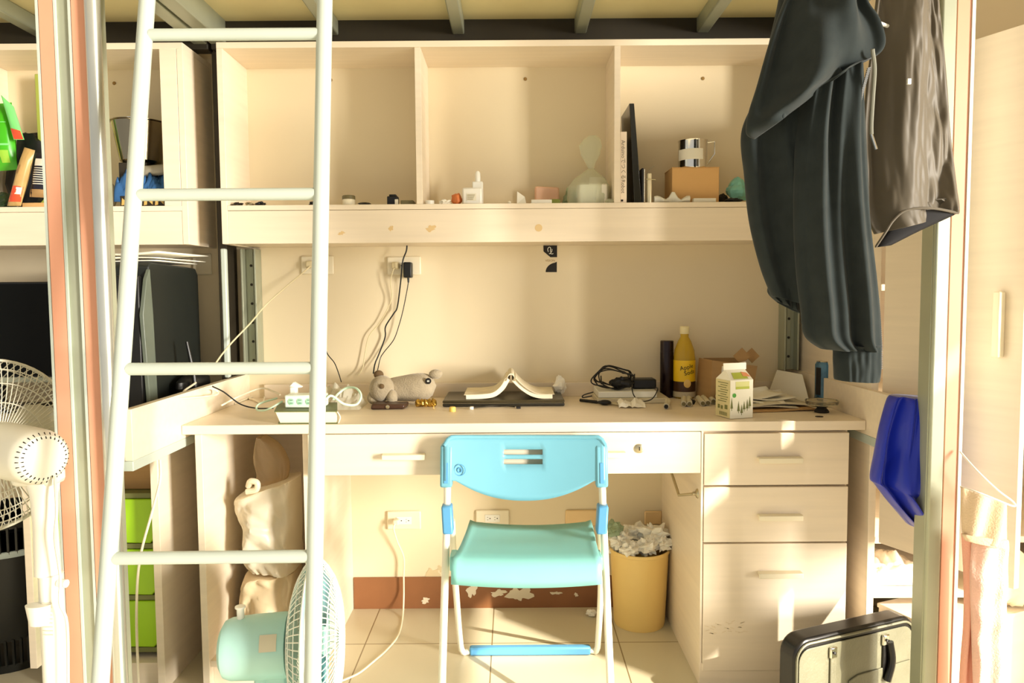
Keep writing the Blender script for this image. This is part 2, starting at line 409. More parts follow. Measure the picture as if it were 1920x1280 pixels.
q = P(1010, 427, YH); MB().lathe([(0.0115, 0), (0.0115, 0.0008)], (q.x, YH + 0.001, q.z), 20, (0, -1, 0)).build('tape_mark', TAPE, ap1)
h2, bk2, ap2 = hutch("neighbour's cream overhead shelf at upper left, crammed with packets and a pot", -2.30, -1.003, ((-1.70, -1.681),), dz=0.0)
B(-1.075, -1.023, YH + 0.0, YH + 0.019, 1.379, 1.855).build('stile', WOOD, h2, 0.001)
q = P(214, 156, YW - 0.01); MB().lathe([(0.006, 0), (0.005, 0.002), (0, 0.0025)], q, 14, (0, -1, 0)).build('screw_cap', SCREW, bk2)
# ================================================================ DESK
ZD = 0.747
wt = thing('desk_worktop', 'long cream laminate desk worktop with a low upstand along the wall', 'desk', (0.03, 2.3, 0.72))
B(-0.904, 0.965, YD, YW, 0.721, ZD).build('worktop', WOODH, wt, 0.0015)
B(-0.85, 0.91, YW - 0.018, YW - 0.001, ZD, 0.795).build('upstand', WOODH, wt, 0.001)
q = P(1536, 781, 2.12); q = G(1536, 781, ZD); MB().lathe([(0.011, 0), (0.011, 0.0012)], q, 20).build('cable_cap', DARK, wt)
def handle(par, px0, px1, py, yf):
    a = P(px0, py, yf); b_ = P(px1, py, yf); z = a.z
    hb = MB().prism([(a.x, yf - 0.022, z - 0.007), (a.x, yf - 0.022, z + 0.007), (a.x, yf - 0.016, z + 0.008), (a.x, yf, z + 0.008), (a.x, yf, z + 0.004), (a.x, yf - 0.016, z + 0.003), (a.x, yf - 0.017, z - 0.007)], (b_.x - a.x, 0, 0))
    return hb.build('handle', CREAMP, par, 0.0015)
pd = thing('under_desk_drawer_unit', 'wide shallow cream drawer with a keyhole under the desk middle', 'drawer', (0, 2.3, 0.603))
B(-0.562, 0.516, YD + 0.004, YD + 0.022, 0.604, 0.7185).build('drawer_front', WOODH, pd, 0.0015)
B(-0.55, 0.505, YD + 0.022, YW - 0.05, 0.62, 0.7185).build('drawer_box', WOODH, pd)
handle(pd, 718, 798, 855, YD + 0.004); handle(pd, 1092, 1172, 851, YD + 0.004)
q = P(1199, 841, YD); lk = MB().lathe([(0.0125, 0), (0.0125, 0.003), (0.011, 0.004), (0, 0.004)], (q.x, YD + 0.004, q.z), 24, (0, -1, 0)).build('lock', STEEL, pd)
B(q.x - 0.0012, q.x + 0.0012, YD - 0.001, YD + 0.001, q.z - 0.005, q.z + 0.005).build('keyhole', INK, lk)
pe = thing('drawer_pedestal', 'cream three drawer pedestal under the right end of the desk', 'drawers', (0.72, 2.3, 0))
B(0.517, 0.924, YD + 0.02, YW, 0, 0.7205).build('carcass', WOOD, pe, 0.001)
B(0.517, 0.924, YD + 0.004, YD + 0.02, 0, 0.066).build('plinth', WOODH, pe, 0.001)
B(0.517, 0.5225, YD + 0.003, YD + 0.02, 0.066, 0.7205).build('side_edge', WOOD, pe)
def zz(py, px=1455): return P(px, py, YD).z
for (ya, yb_, hy) in ((812, 909, 861), (913, 1016, 968), (1019, 1257, 1075)):
    d = B(0.5245, 0.921, YD + 0.001, YD + 0.0195, zz(yb_), min(zz(ya), 0.7195)).build('drawer', WOOD, pe, 0.0015)
    handle(d, 1419, 1501, hy, YD + 0.001)
q = P(1355, 1176, YD); s_ = YD / 1400
sm = MB()
random.seed(4)
for k in range(26):
    x = q.x + random.uniform(-38, 40) * s_; z = q.z + random.uniform(-14, 12) * s_; a = random.uniform(-0.5, 0.5)
    sm.prism([(x, YD + 0.001, z), (x + 0.012 * math.cos(a), YD + 0.001, z + 0.012 * math.sin(a)), (x + 0.012 * math.cos(a), YD + 0.001, z + 0.012 * math.sin(a) + 0.002), (x, YD + 0.001, z + 0.0025)], (0, -0.0004, 0))
sm.build('glue_mark', mat('glue_mark', (230, 213, 184), 0.8), pe)
oc = thing('open_cabinet', 'open cream cabinet under the left end of the desk holding plastic bags', 'cabinet', (-0.72, 2.3, 0))
B(-0.87, -0.851, YD + 0.002, YW, 0, 0.7205).build('side_panel', WOOD, oc, 0.001)
B(-0.582, -0.563, YD + 0.024, YW, 0, 0.7205).build('side_panel', WOOD, oc, 0.001)
B(-0.851, -0.582, YW - 0.01, YW, 0.08, 0.7205).build('back_panel', WOOD, oc)
B(-0.851, -0.582, YD + 0.01, YW - 0.01, 0.062, 0.08).build('bottom_shelf', WOODH, oc, 0.001)
B(-0.851, -0.582, YD + 0.03, YD + 0.045, 0, 0.062).build('plinth', WOODH, oc, 0.001)
stay = MB(); a = P(1302, 925, 2.06); b1 = P(1273, 928, 2.12); c_ = P(1246, 893, 2.30)
c_.z = 0.604
stay.tube([(0.516, a.y, a.z), b1, c_], 0.0042, 10)
st = stay.build('drawer_stay', STEEL); tag(st, 'bent metal stay between pedestal side and drawer bottom', 'bracket')
MB().lathe([(0.014, 0), (0.012, 0.003), (0.005, 0.006), (0.005, 0.014)], (0.5165, a.y, a.z), 14, (-1, 0, 0)).build('flange', STEEL, st)
# neighbour desk on the left
nc = thing('side_cabinet', "neighbour's tall cream cabinet panel left of the ladder foot, under their desk", 'cabinet', (-1.2, 2.3, 0))
B(-0.995, -0.974, YD, YW, 0, 0.72).build('side_panel', WOOD, nc, 0.001)
B(-1.33, -0.995, YD + 0.03, YW, 0.045, 0.065).build('bottom_shelf', WOODH, nc)
B(-1.33, -0.995, YD + 0.03, YD + 0.05, 0, 0.045).build('plinth', WOODH, nc)
B(-1.35, -1.33, YD, YW, 0.066, 0.72).build('side_panel', WOOD, nc, 0.001)
nw = B(-2.6, -0.966, YD, YW, 0.7205, ZD).build('desk_worktop', WOODH, None, 0.0015)
tag(nw, "neighbour's cream desk worktop at left, carrying a monitor and a black tower", 'desk')
# wardrobe on the right
wd = thing('wardrobe', 'cream wardrobe at right edge with its door hanging open', 'wardrobe', (1.45, 2.3, 0))
B(0.977, 0.997, YD, YW, 0, 1.68).build('side_panel', WOOD, wd, 0.001)
B(1.90, 1.92, YD, YW, 0, 1.68).build('side_panel', WOOD, wd, 0.001)
B(0.997, 1.90, YD, YW, 1.66, 1.68).build('top_panel', WOODH, wd)
for z in (0.25, 0.40, 0.78, 1.1, 1.38): B(0.997, 1.90, YD + (0.012 if z > 0.3 else 0), YW - 0.01, z, z + 0.018).build('shelf_board', WOODH, wd, 0.001)
B(0.997, 1.90, YW - 0.01, YW, 0, 1.66).build('back_panel', WOOD, wd)
dv = Vector((0.418, -0.909, 0)).normalized(); dn = Vector((dv.y, -dv.x, 0))
H = Vector((1.003, 2.012, 0)); Wd = 0.362
dc = H + dv * (Wd / 2) + Vector((0, 0, (0.41 + 1.69) / 2)) - dn * 0.009
dr = MB().obox(dc, dv * (Wd / 2), dn * 0.009, (0, 0, 0.64)).build('door', WOOD, wd, 0.001)
hc = H + dv * 0.313 + Vector((0, 0, P(1866, 608, 1.73).z)) + dn * 0.012
MB().obox(hc, dv * 0.009, dn * 0.011, (0, 0, 0.076)).build('handle', CREAMP, dr, 0.003)
for k, (px, py, rx, rz) in enumerate(((812, 1076, 11, 12), (826, 1066, 5, 6))):
    p = P(px, py, YW); q = YW / 1400
    patch(p.x, p.z, rx * q, rz * q, 60 + k, YW).build('peeled_paint', mat('wall_filler', (214, 196, 156), 0.9, var=0.08), bb)
# ================================================================ FOLDING CHAIR
BLUE = mat('sky_blue_plastic', (112, 174, 194), 0.35, var=0.03)
BLUED = mat('mid_blue_plastic', (92, 158, 204), 0.35, var=0.03)
MINT = mat('mint_plastic', (140, 208, 204), 0.38, var=0.03)
CTUBE = mat('cream_enamel_tube', (240, 234, 214), 0.3, var=0.02)
ch = thing('folding_chair', 'blue and mint folding chair pulled up in front of the desk', 'chair', (P(985, 1200, 1.9).x, 1.95, 0))
def ext_floor(pts):
    d = pts[-1] - pts[-2]; t = (0.012 - pts[-1].z) / d.z; return pts + [pts[-1] + d * t]
for pts in ([(840, 832, 1.985), (839, 905, 1.975), (838, 965, 1.955), (834, 1100, 1.885), (829, 1270, 1.80)], [(1128, 832, 1.985), (1129, 905, 1.975), (1131, 965, 1.955), (1137, 1100, 1.885), (1144, 1270, 1.80)]):
    MB().tube(ext_floor([P(*p) for p in pts]), 0.0098, 16).build('front_leg', CTUBE, ch)
rear = [P(847, 975, 1.968), P(850, 1040, 2.03), P(856, 1120, 2.115), P(862, 1195, 2.19), P(868, 1225, 2.21), P(888, 1236, 2.215), P(985, 1237, 2.215), P(1100, 1236, 2.215), P(1118, 1222, 2.21), P(1122, 1190, 2.19), P(1126, 1120, 2.115), P(1127, 1040, 2.03), P(1126, 975, 1.968)]
for q in rear: q.z = max(q.z, 0.012)
MB().tube(rear, 0.0092, 14, sm=3).build('rear_leg_frame', CTUBE, ch)
a = rear[5]; b_ = rear[7]
B(a.x - 0.012, b_.x + 0.012, a.y - 0.013, a.y + 0.012, 0.001, 0.027).build('foot_sleeve', BLUED, ch, 0.006)
# backrest
cols = 44
def us(): 
    L = [-1 + 2 * i / cols for i in range(cols + 1)]
    for k in (-0.262, 0.222): L[min(range(len(L)), key=lambda i: abs(L[i] - k))] = k
    return L
UL = us(); rowsY = [818, 827, 842, 852, 860, 870, 886]
def bx(u): return 984 + 151 * u
def btop(u): return 818 + 16 * max(0, (abs(u) - 0.90) / 0.10) ** 2
def bbot(u):
    a = min(1, abs(u) / 0.86); return 938 - 37 * (a ** 2.2)
def bY(u, py): return 1.972 + 0.032 * (1 - u * u) + (py - 818) / 120 * -0.018
bm = MB(); ids = {}
allr = []
for u in UL:
    col = [btop(u)] + rowsY[1:]
    for k in range(1, 6): col.append(lerp(rowsY[-1], max(bbot(u), rowsY[-1] + 1), k / 5))
    allr.append([P(bx(u), max(py, btop(u)), bY(u, py)) for py in col])
nr = len(allr[0]); bm.v = [p for c in allr for p in c]
for i in range(cols):
    for j in range(nr - 1):
        um = (UL[i] + UL[i + 1]) / 2
        if j in (2, 4) and -0.262 < um < 0.222: continue
        bm.f.append((i * nr + j, (i + 1) * nr + j, (i + 1) * nr + j + 1, i * nr + j + 1))
bo = bm.build('backrest', BLUE, ch, solid=0.009, angle=60)
rim = [P(bx(u), btop(u) + 1, bY(u, 818) - 0.002) for u in UL]
MB().tube(rim, 0.0062, 10).build('top_rim', BLUE, bo)
for s, xp in ((-1, 838), (1, 1127)):
    pa = P(xp, 832, 1.985); pb = P(xp + s, 912, 1.972)
    MB().obox((pa + pb) / 2, (0.0165, 0, 0), (0, 0.016, 0), (pb - pa) / 2).build('side_bracket', BLUE, bo, 0.006)
    pc = (pa * 0.35 + pb * 0.65); MB().obox(pc + Vector((0, -0.0165, 0)), (0.006, 0, 0), (0, 0.0015, 0), (pb - pa) * 0.24).build('bracket_inlay', BLUED, bo, 0.001)
q = P(862, 881, bY(-0.8, 881) - 0.008)
em = MB(); em.tube([q + Vector((0.015 * math.cos(k / 20 * 6.283), 0.0, 0.015 * math.sin(k / 20 * 6.283))) for k in range(20)], 0.0012, 6, True)
em.tube([q + Vector((0.006 * math.cos(k / 14 * 6.283), 0.0, 0.006 * math.sin(k / 14 * 6.283))) for k in range(14)], 0.0015, 6, True)
em.build('maker_emblem', BLUED, bo)
for xp in (838, 1130):
    pa = P(xp, 945, 1.955); pb = P(xp + (3 if xp < 900 else -3), 998, 1.935)
    MB().obox((pa + pb) / 2, (0.014, 0, 0), (0, 0.02, 0), (pb - pa) / 2).build('hinge', BLUED, ch, 0.005)
seat = []
NV = 16
prof = [(980, 2.06), (992, 2.02), (1004, 1.985), (1016, 1.95), (1028, 1.91), (1038, 1.88), (1046, 1.855), (1052, 1.845), (1060, 1.838), (1075, 1.836), (1093, 1.840)]
sm_ = []
for j, (py, Y) in enumerate(prof):
    t = j / 7 if j < 8 else 1
    xl, xr = lerp(880, 846, min(1, t) ** 1.15), lerp(1109, 1128, min(1, t))
    row = []
    for i in range(25):
        u = -1 + 2 * i / 24
        bow = 5 * (1 - u * u) if j < 3 else (4 * (1 - u * u) * (j > 7))
        p = P(lerp(xl, xr, i / 24), py + bow, Y); p.z -= 0.004 * (1 - u * u)
        if abs(u) > 0.93 and j < 8: p.z += 0.004
        row.append(p)
    sm_.append(row)
so = MB().grid(sm_).build('seat', MINT, ch, solid=0.012, angle=50)
for xp, s in ((851, -1), (1121, 1)):
    pa = P(xp, 1050, 1.905); MB().obox(pa, (0.009, 0, 0), (0, 0.03, 0), (0, 0, 0.019)).build('seat_bracket', MINT, so, 0.004)
# ================================================================ WASTE BIN
YB = mat('yellow_bin_plastic', (240, 206, 128), 0.4, var=0.02)
bc = Vector((P(1199, 1100, 2.43).x, 2.435, 0))
bn = thing('waste_bin', 'yellow plastic waste bin overflowing with tissues beside the pedestal', 'bin', bc)
zt = P(1199, 1040, 2.36).z
MB().lathe([(0, 0.004), (0.075, 0.004), (0.082, 0.0), (0.0845, 0.01), (0.096, zt - 0.012), (0.099, zt - 0.01), (0.099, zt), (0.094, zt), (0.082, 0.02), (0, 0.02)], bc, 44).build('bin_body', YB, bn)
TISS = mat('white_tissue', (246, 242, 230), 0.85, var=0.02)
random.seed(9)
spots = [(1165, 1015, -.02, .035), (1190, 1000, .03, .04), (1225, 1000, .0, .045), (1212, 1025, -.04, .04), (1180, 1030, -.055, .032), (1240, 1018, -.03, .034), (1205, 1010, .05, .045), (1158, 1030, -.0, .03)]
lab = ['leftmost crumpled tissue at the back of the yellow bin', 'crumpled tissue rising behind the middle of the yellow bin', 'tallest white tissue at the right back of the yellow bin', 'folded tissue at the front centre of the yellow bin', 'flattened tissue over the front left rim of the yellow bin', 'tissue spilling over the right rim of the yellow bin', 'back tissue under the tallest one in the yellow bin', 'small tissue wedged at the left rim of the yellow bin']
for k, (px, py, dy, r) in enumerate(spots):
    q = P(px, py, bc.y + dy)
    tag(MB().crumple(q, (r, r * 0.8, r * 0.75), k + 1, 0.75, 2.6, 20, 14).build('tissue', TISS, None, flat=True), lab[k], 'tissue', 'tissues in the bin')
q = P(1150, 992, bc.y - 0.01)
tag(MB().crumple(q, (.028, .028, .026), 31, 0.6).build('plastic_wrapper', thin('green_clear_film', (176, 200, 170), 0.4, clear=0.3), None, flat=True), 'greenish clear wrapper at upper left of the yellow bin', 'wrapper')
q = G(1108, 1153, 0); tag(MB().crumple((q.x, q.y - .01, 0.013), (.017, .014, .012), 14, 0.5).build('tissue', TISS, None, flat=True), 'small tissue scrap on the floor left of the yellow bin', 'tissue')
# ================================================================ FANS
MINTF = mat('pale_mint_plastic', (176, 220, 214), 0.35, var=0.02)
def fan_head(par, c, ax, rad, motor_l, motor_r, mm, cage_m, off, dep, nw=64, prof=None):
    """motor behind (towards -ax), guard ahead; c = centre of the guard rim"""
    ax = Vector(ax).normalized(); sx = ax.cross(Vector((0, 0, 1))).normalized(); sz = sx.cross(ax)
    mo = MB().lathe(prof or [(0, -off - motor_l), (motor_r * .62, -off - motor_l + .002), (motor_r * .86, -off - motor_l + .014), (motor_r * .97, -off - motor_l * .7), (motor_r, -off - motor_l * .3), (motor_r * .98, -off), (0, -off)], c, 36, ax).build('motor_housing', mm, par)
    for nm, s, dp in (('rear_guard', -1, dep[0]), ('front_guard', 1, dep[1])):
        g = MB()
        def pt(t, a):
            r = rad * t; d = s * dp * (1 - t ** 3.2) ** 0.8 + s * 0.004
            return Vector(c) + ax * d + sx * (r * math.cos(a)) + sz * (r * math.sin(a))
        for k in range(nw):
            a = 2 * math.pi * k / nw; sp = 0.25 if s > 0 else 0.05
            ts = [0.28, 0.45, 0.62, 0.78, 0.9, 0.97, 1.0]
            g.tube([pt(t, a + sp * (1 - t)) for t in ts], 0.0013, 4)
        for t in (0.30, 0.52, 0.74, 0.9):
            g.tube([pt(t, 2 * math.pi * k / 48) for k in range(48)], 0.0015, 5, True)
        g.tube([pt(1, 2 * math.pi * k / 56) for k in range(56)], 0.0034, 8, True)
        g.lathe([(0, s * dp - .002), (rad * .29, s * dp - .002), (rad * .29, s * dp + .003), (0, s * dp + .003)], c, 28, ax)
        g.build(nm, cage_m, par)
    bl = MB()
    for k in range(3):
        a0_ = 2 * math.pi * k / 3; rows = []
        for j in range(7):
            t = 0.2 + 0.66 * j / 6; wd_ = 0.55 * math.sin(math.pi * (0.15 + 0.75 * j / 6)) + .2
            rows.append([Vector(c) + ax * (0.02 * (i - 2) / 2) + (sx * math.cos(a0_ + wd_ * (i - 2) / 2) + sz * math.sin(a0_ + wd_ * (i - 2) / 2)) * rad * t for i in range(5)])
        bl.grid(rows)
    return mo, bl, ax, sx, sz
c = P(592, 1203, 1.72)
fa = thing('floor_fan', 'mint floor fan with white guard standing behind the ladder', 'fan', (c.x - 0.1, 1.70, 0))
r_ = 158 * 1.72 / 1400
prof = [(0, -.215), (.048, -.214), (.064, -.205), (.070, -.19), (.073, -.14), (.074, -.07), (.072, -.062), (0, -.062)]
mo, bl, ax, sx, sz = fan_head(fa, c, (1, 0.12, 0.02), r_, 0.16, 0.073, MINTF, WHITE, .06, (.052, .058), 72, prof)
bl.build('blades', mat('clear_blue_blade', (150, 205, 215), 0.2, trans=0.3), fa, solid=0.003)
MB().tube([c - ax * .168 + sz * .07, c - ax * .168 + sz * .098], 0.0085, 14).lathe([(0.012, 0), (.012, .004), (0, .005)], c - ax * .168 + sz * .096, 16, sz).build('oscillation_knob', WHITE, mo)
lb = MB()
for i in range(7):
    pass
g = []
for j in range(2):
    g.append([c - ax * (.115 - .038 * j) + (-(Vector((0, 1, 0)) - ax * ax.y).normalized() * math.cos(t) + sz * math.sin(t)) * 0.0752 for t in [0.25 + 0.5 * k / 6 for k in range(7)]])
MB().grid(g).build('rating_label', PAPER2, mo)
MB().tube([c - ax * .125 + sz * -.05, c - ax * .125 + sz * -.12, Vector((c.x - .125, c.y - .015, .03))], 0.02, 18).build('neck', MINTF, fa)
MB().obox(c - ax * .10 + sz * -.085, (0.035, 0, 0), (0, .018, 0), (0, 0, .03)).build('tilt_joint', MINTF, fa, 0.008)
MB().lathe([(0, 0), (.12, 0), (.125, .01), (.11, .024), (.03, .034), (0, .034)], (c.x - .125, c.y - .015, 0), 40).build('base', MINTF, fa)
MB().lathe([(r_ + .001, -.008), (r_ + .003, 0), (r_ + .001, .008), (r_ - .003, .008), (r_ - .003, -.008), (r_ + .001, -.008)], c, 60, ax).build('rim_ring', MINTF, fa)
# white pedestal fan at the left edge
WF = mat('ivory_fan_plastic', (222, 219, 202), 0.35, var=0.015)
fx = P(86, 1000, 1.655).x
wfn = thing('pedestal_fan', 'ivory pedestal fan at the left edge in front of the neighbouring desk', 'fan', (fx, 1.655, 0))
ax = Vector((-0.85, 0.53, 0.0)).normalized()
c2 = P(-24, 836, 1.755)
prof = [(0, -.268), (.035, -.267), (.050, -.262), (.058, -.251), (.062, -.23), (.064, -.15), (.064, -.08), (.060, -.06), (.05, -.05), (0, -.05)]
mo, bl, ax, sx, sz = fan_head(wfn, c2, ax, 0.205, 0.15, 0.062, WF, WF, .05, (.05, .055), 80, prof)
bl.build('blades', WF, wfn, solid=0.003)
vs = MB()
for k in range(30):
    a = 2 * math.pi * k / 30; rd = (sx * math.cos(a) + sz * math.sin(a))
    vs.tube([c2 - ax * .2655 + rd * .0435, c2 - ax * .2545 + rd * .056], 0.0013, 5)
vs.build('vent_slots', INK, mo)
z0 = P(86, 885, 1.655).z
MB().obox((fx - .01, 1.655, z0 - 0.008), (.048, 0, 0), (0, .03, 0), (0, 0, .02)).build('tilt_joint', WF, wfn, 0.012)
zm = P(86, 1075, 1.655).z
MB().lathe([(.027, zm), (.025, zm + .12), (.028, z0 - .05), (.034, z0 - .02)], (fx, 1.655, 0), 28).build('inner_pole', WHITE, wfn)
MB().lathe([(.025, .02), (.025, zm - .004), (.027, zm), (.022, zm + .002)], (fx + .006, 1.655, 0), 28).build('outer_pole', WHITE, wfn)
MB().lathe([(0.009, 0), (.009, .02), (0, .022)], (fx + .03, 1.645, zm - .018), 14, (1, -.2, 0)).build('height_knob', WHITE, wfn)
hp = P(66, 1155, 1.615)
hd = []
for j in range(6):
    t = j / 5; hd.append([hp + Vector((.028 * (0.75 + .25 * t) * math.cos(a), .018 * (0.75 + .25 * t) * math.sin(a) + .012, -.024 + .045 * t)) for a in [2 * math.pi * k / 24 for k in range(24)]])
MB().rings(hd).build('remote_holder', WHITE, wfn)
lb = MB()
for k in range(9): lb.box(fx + .000, fx + .022, 1.6285, 1.630, zm - .06 - k * .009, zm - .0575 - k * .009)
lb.build('printed_label', PAPER2, wfn)
MB().lathe([(0, 0), (.12, 0), (.125, .01), (.11, .018), (.03, .03), (0, .03)], (fx - .02, 1.60, 0), 40).build('base', WF, wfn)
cd = [P(103, 892, 1.62), P(106, 960, 1.615), P(103, 1010, 1.613), P(113, 1080, 1.613), P(112, 1130, 1.613), P(126, 1170, 1.612), P(128, 1290, 1.61)]
MB().tube(cd, 0.0032, 8, sm=5).build('power_cord', WF, wfn)
# ================================================================ NEIGHBOUR'S DESK, LEFT
MON = thing('monitor', "black computer monitor on the neighbour's desk at far left", 'monitor', (P(-40, 700, 2.3).x, 2.3, ZD))
a = P(-190, 530, 2.3); b_ = P(106, 716, 2.3)
B(a.x, b_.x, 2.30, 2.33, b_.z, a.z).build('casing', BLACK, MON, 0.003)
B(a.x + .008, b_.x - .004, 2.2985, 2.3, b_.z + .02, a.z - .006).build('screen', SCREEN, MON)
B(a.x, b_.x, 2.296, 2.3, b_.z, b_.z + .016).build('bottom_bezel', GREYM, MON, 0.001)
B(-1.66, -1.60, 2.33, 2.35, ZD, b_.z + .1).build('stand', BLACK, MON); B(-1.75, -1.5, 2.25, 2.42, ZD, ZD + .012).build('stand_foot', BLACK, MON, 0.004)
PC = thing('computer_tower', "tall black computer tower on the neighbour's desk behind the ladder", 'computer', (-1.15, 2.3, ZD))
zt_ = P(300, 492, 2.2).z
MB().prism([(-1.04, 2.13, ZD + .012), (-1.04, 2.15, zt_ - .012), (-1.04, 2.165, zt_), (-1.04, 2.47, zt_ - .008), (-1.04, 2.488, zt_ - .03), (-1.04, 2.49, ZD + .012)], (-0.19, 0, 0)).build('case', mat('matt_black_case', (22, 26, 22), 0.55, var=.1), PC, 0.005)
MB().prism([(-1.036, 2.125, ZD + .004), (-1.036, 2.10, ZD + .30), (-1.036, 2.128, zt_ - .05), (-1.036, 2.15, zt_ - .02), (-1.036, 2.16, ZD + .3), (-1.036, 2.17, ZD + .004)], (-0.012, 0, 0)).build('side_trim', mat('grey_trim', (96, 104, 92), 0.4, var=.1), PC, 0.002)
B(-1.235, -1.05, 2.108, 2.13, ZD + .02, zt_ - .04).build('front_bezel', BLACK, PC, 0.004)
for x in (-1.21, -1.07): B(x, x + .02, 2.16, 2.46, ZD, ZD + .013).build('foot', BLACK, PC)
gp = thing('paper_stack', "loose papers lying on top of the neighbour's black computer tower", 'papers', (-1.12, 2.3, zt_))
random.seed(3)
for k, (dx, rot, m_) in enumerate(((0, .02, PAPER), (.02, -.05, PAPER), (-.01, .08, PAPER2), (.025, -.1, PAPER))):
    c_, s_ = math.cos(rot), math.sin(rot); cx, cy, z = -1.13 + dx, 2.31, zt_ + .004 + k * .006
    rows = []
    for j in range(7):
        rows.append([Vector((cx + (u * c_ - v * s_), cy + (u * s_ + v * c_), z + .006 * math.sin(u * 9 + k) + (0.012 * max(0, u) / .1 * (1 if k > 1 else -.3)))) for u in [(-.105 + .21 * i / 8) for i in range(9)] for v in [-.145 + .29 * j / 6]])
    MB().grid(rows).build('sheet', m_, gp, solid=0.0022)
RT = thing('router', "black router with one upright antenna beside the neighbour's tower", 'router', (-1.0, 2.32, ZD))
rb = MB(); rs = []
for j, (k, z) in enumerate(((.9, 0), (1, .012), (.96, .03), (.7, .043), (.35, .048))):
    rs.append([Vector((-1.0 + .03 * k * math.cos(a), 2.33 + .11 * k * math.sin(a), ZD + .062 + z)) for a in [2 * math.pi * i / 28 for i in range(28)]])
rb.rings(rs).build('casing', BLACK, RT); B(-1.02, -.98, 2.25, 2.41, ZD, ZD + .063).build('stand', BLACK, RT, 0.004)
p1 = P(366, 738, 2.26); p0 = P(350, 640, 2.27)
MB().tube([Vector((-.965, 2.26, ZD + .075)), Vector((-.968, 2.258, ZD + .12)), Vector((-.984, 2.255, p0.z))], [0.0085, 0.0045], 10).build('antenna', BLACK, RT)
tag(MB().tube([Vector((-.955, 2.24, .838)), P(345, 738, 2.1) + Vector((0, 0, .004)), P(395, 728, 2.2), P(405, 740, 2.2), P(330, 748, 2.0)], 0.003, 8, sm=6).build('white_cable', CREAMP), 'white cable looping along the top of the left side board', 'cable')
GD = mat('lime_plastic', (164, 214, 30), 0.35, var=.03); GD2 = mat('olive_frame', (120, 124, 70), 0.5)
dt = thing('plastic_drawer_tower', 'lime green plastic drawer tower under the neighbouring desk at left', 'drawers', (-1.14, 2.3, .065))
fr = MB(); zs_ = [0.082, 0.235, 0.385, 0.53]
for z in zs_: fr.box(-1.318, -1.0, 2.08, 2.5, z, z + .014)
fr.box(-1.318, -1.308, 2.09, 2.5, .066, .53); fr.box(-1.01, -1.0, 2.09, 2.5, .066, .53); fr.box(-1.308, -1.01, 2.49, 2.5, .066, .53)
fr.build('frame', GD2, dt)
for k in range(3):
    z0_, z1_ = zs_[k] + .016, zs_[k + 1] - .002
    d = MB().prism([(-1.306, 2.075, z0_ + .006), (-1.30, 2.075, z1_), (-1.02, 2.075, z1_), (-1.012, 2.075, z0_ + .02), (-1.03, 2.075, z0_)], (0, .4, 0)).build('drawer', GD, dt, 0.003)
    MB().tube([(-1.20, 2.073, z1_ - .02), (-1.19, 2.065, z1_ - .035), (-1.13, 2.065, z1_ - .035), (-1.12, 2.073, z1_ - .02)], .004, 8, sm=3).build('pull', GD, d)
tag(B(-1.19, -1.04, 2.12, 2.36, .545, .625).build('cardboard_box', CARD, None, .002), 'small cardboard box on top of the lime drawer tower', 'box')
bs = thing('laundry_basket', 'black slotted laundry basket at the lower left edge', 'basket', (-1.54, 2.24, 0))
BK = mat('black_basket', (16, 18, 16), 0.35)
bb_ = MB(); bcx, bcy = -1.54, 2.24
bb_.lathe([(0, 0), (.13, 0), (.133, .025), (.128, .025), (.0, .022)], (bcx, bcy, 0), 40)
bb_.lathe([(.1355, .095), (.143, .36), (.138, .36), (.131, .095), (.1355, .095)], (bcx, bcy, 0), 40)
bb_.lathe([(.148, .43), (.15, .455), (.143, .455), (.142, .43), (.148, .43)], (bcx, bcy, 0), 40)
for k in range(44):
    a = 2 * math.pi * k / 44
    for (z0_, z1_, ra, rb2) in ((.02, .10, .13, .134), (.355, .435, .141, .146)):
        bb_.tube([(bcx + ra * math.cos(a), bcy + ra * math.sin(a), z0_), (bcx + rb2 * math.cos(a), bcy + rb2 * math.sin(a), z1_)], .0048, 5)
bb_.build('basket_body', BK, bs)
MB().lathe([(.1435, .345), (.1455, .348), (.1455, .362), (.1425, .364), (.1435, .345)], (bcx, bcy, 0), 44).build('rim_band', mat('pale_blue_band', (190, 205, 205), .4), bs)
tag(MB().tube([P(300, 862, 2.0), P(300, 900, 1.985), P(285, 960, 1.99), P(262, 1050, 1.99), P(256, 1150, 1.98), P(260, 1290, 1.95)], .0035, 8, sm=6).build('electric_cable', CREAMP), 'white power cord hanging below the left side board past the lime drawers', 'cord')
# ================================================================ CLOTHES AND THINGS HANGING AT THE RIGHT
HOOD = mat('charcoal_fleece', (42, 48, 48), 0.95, var=.12, scale=(30, 30, 30), bump=.10, bscale=900, sheen=.12, spec=.2)
JACK = mat('dark_taupe_nylon', (92, 84, 70), 0.55, var=.1, scale=(5, 5, 5), sheen=.1)
LINE = mat('black_lining', (14, 12, 14), 0.8)
def fb(seed, u, v, fu=3.0, fv=1.2):
    return noise.noise(Vector((u * fu + seed, v * fv, seed * 1.3)))
hg = thing('coat_hanger', 'white wire hanger hook between the hoodie and the jacket', 'hanger', (P(1618, 0, 1.6).x, 1.62, 1.72))
hx = P(1618, 5, 1.62)
hk = [hx + Vector((0.0, 0, -.03)), hx + Vector((.006, 0, .0)), hx + Vector((.004, 0, .05)), hx + Vector((-.01, .02, .20)), hx + Vector((-.01, .05, .262)), hx + Vector((-.01, .10, .29)), hx + Vector((-.01, .135, .26))]
MB().tube(hk, .0022, 8, sm=6).build('hook', WHITE, hg)
MB().tube([hx + Vector((0.0, 0, -.03)), P(1540, 70, 1.60), P(1500, 110, 1.60)], .004, 8, sm=4).build('arm', WHITE, hg)
MB().tube([hx + Vector((0.0, 0, -.03)), P(1690, 60, 1.662), P(1720, 90, 1.662)], .004, 8, sm=4).build('arm', WHITE, hg)
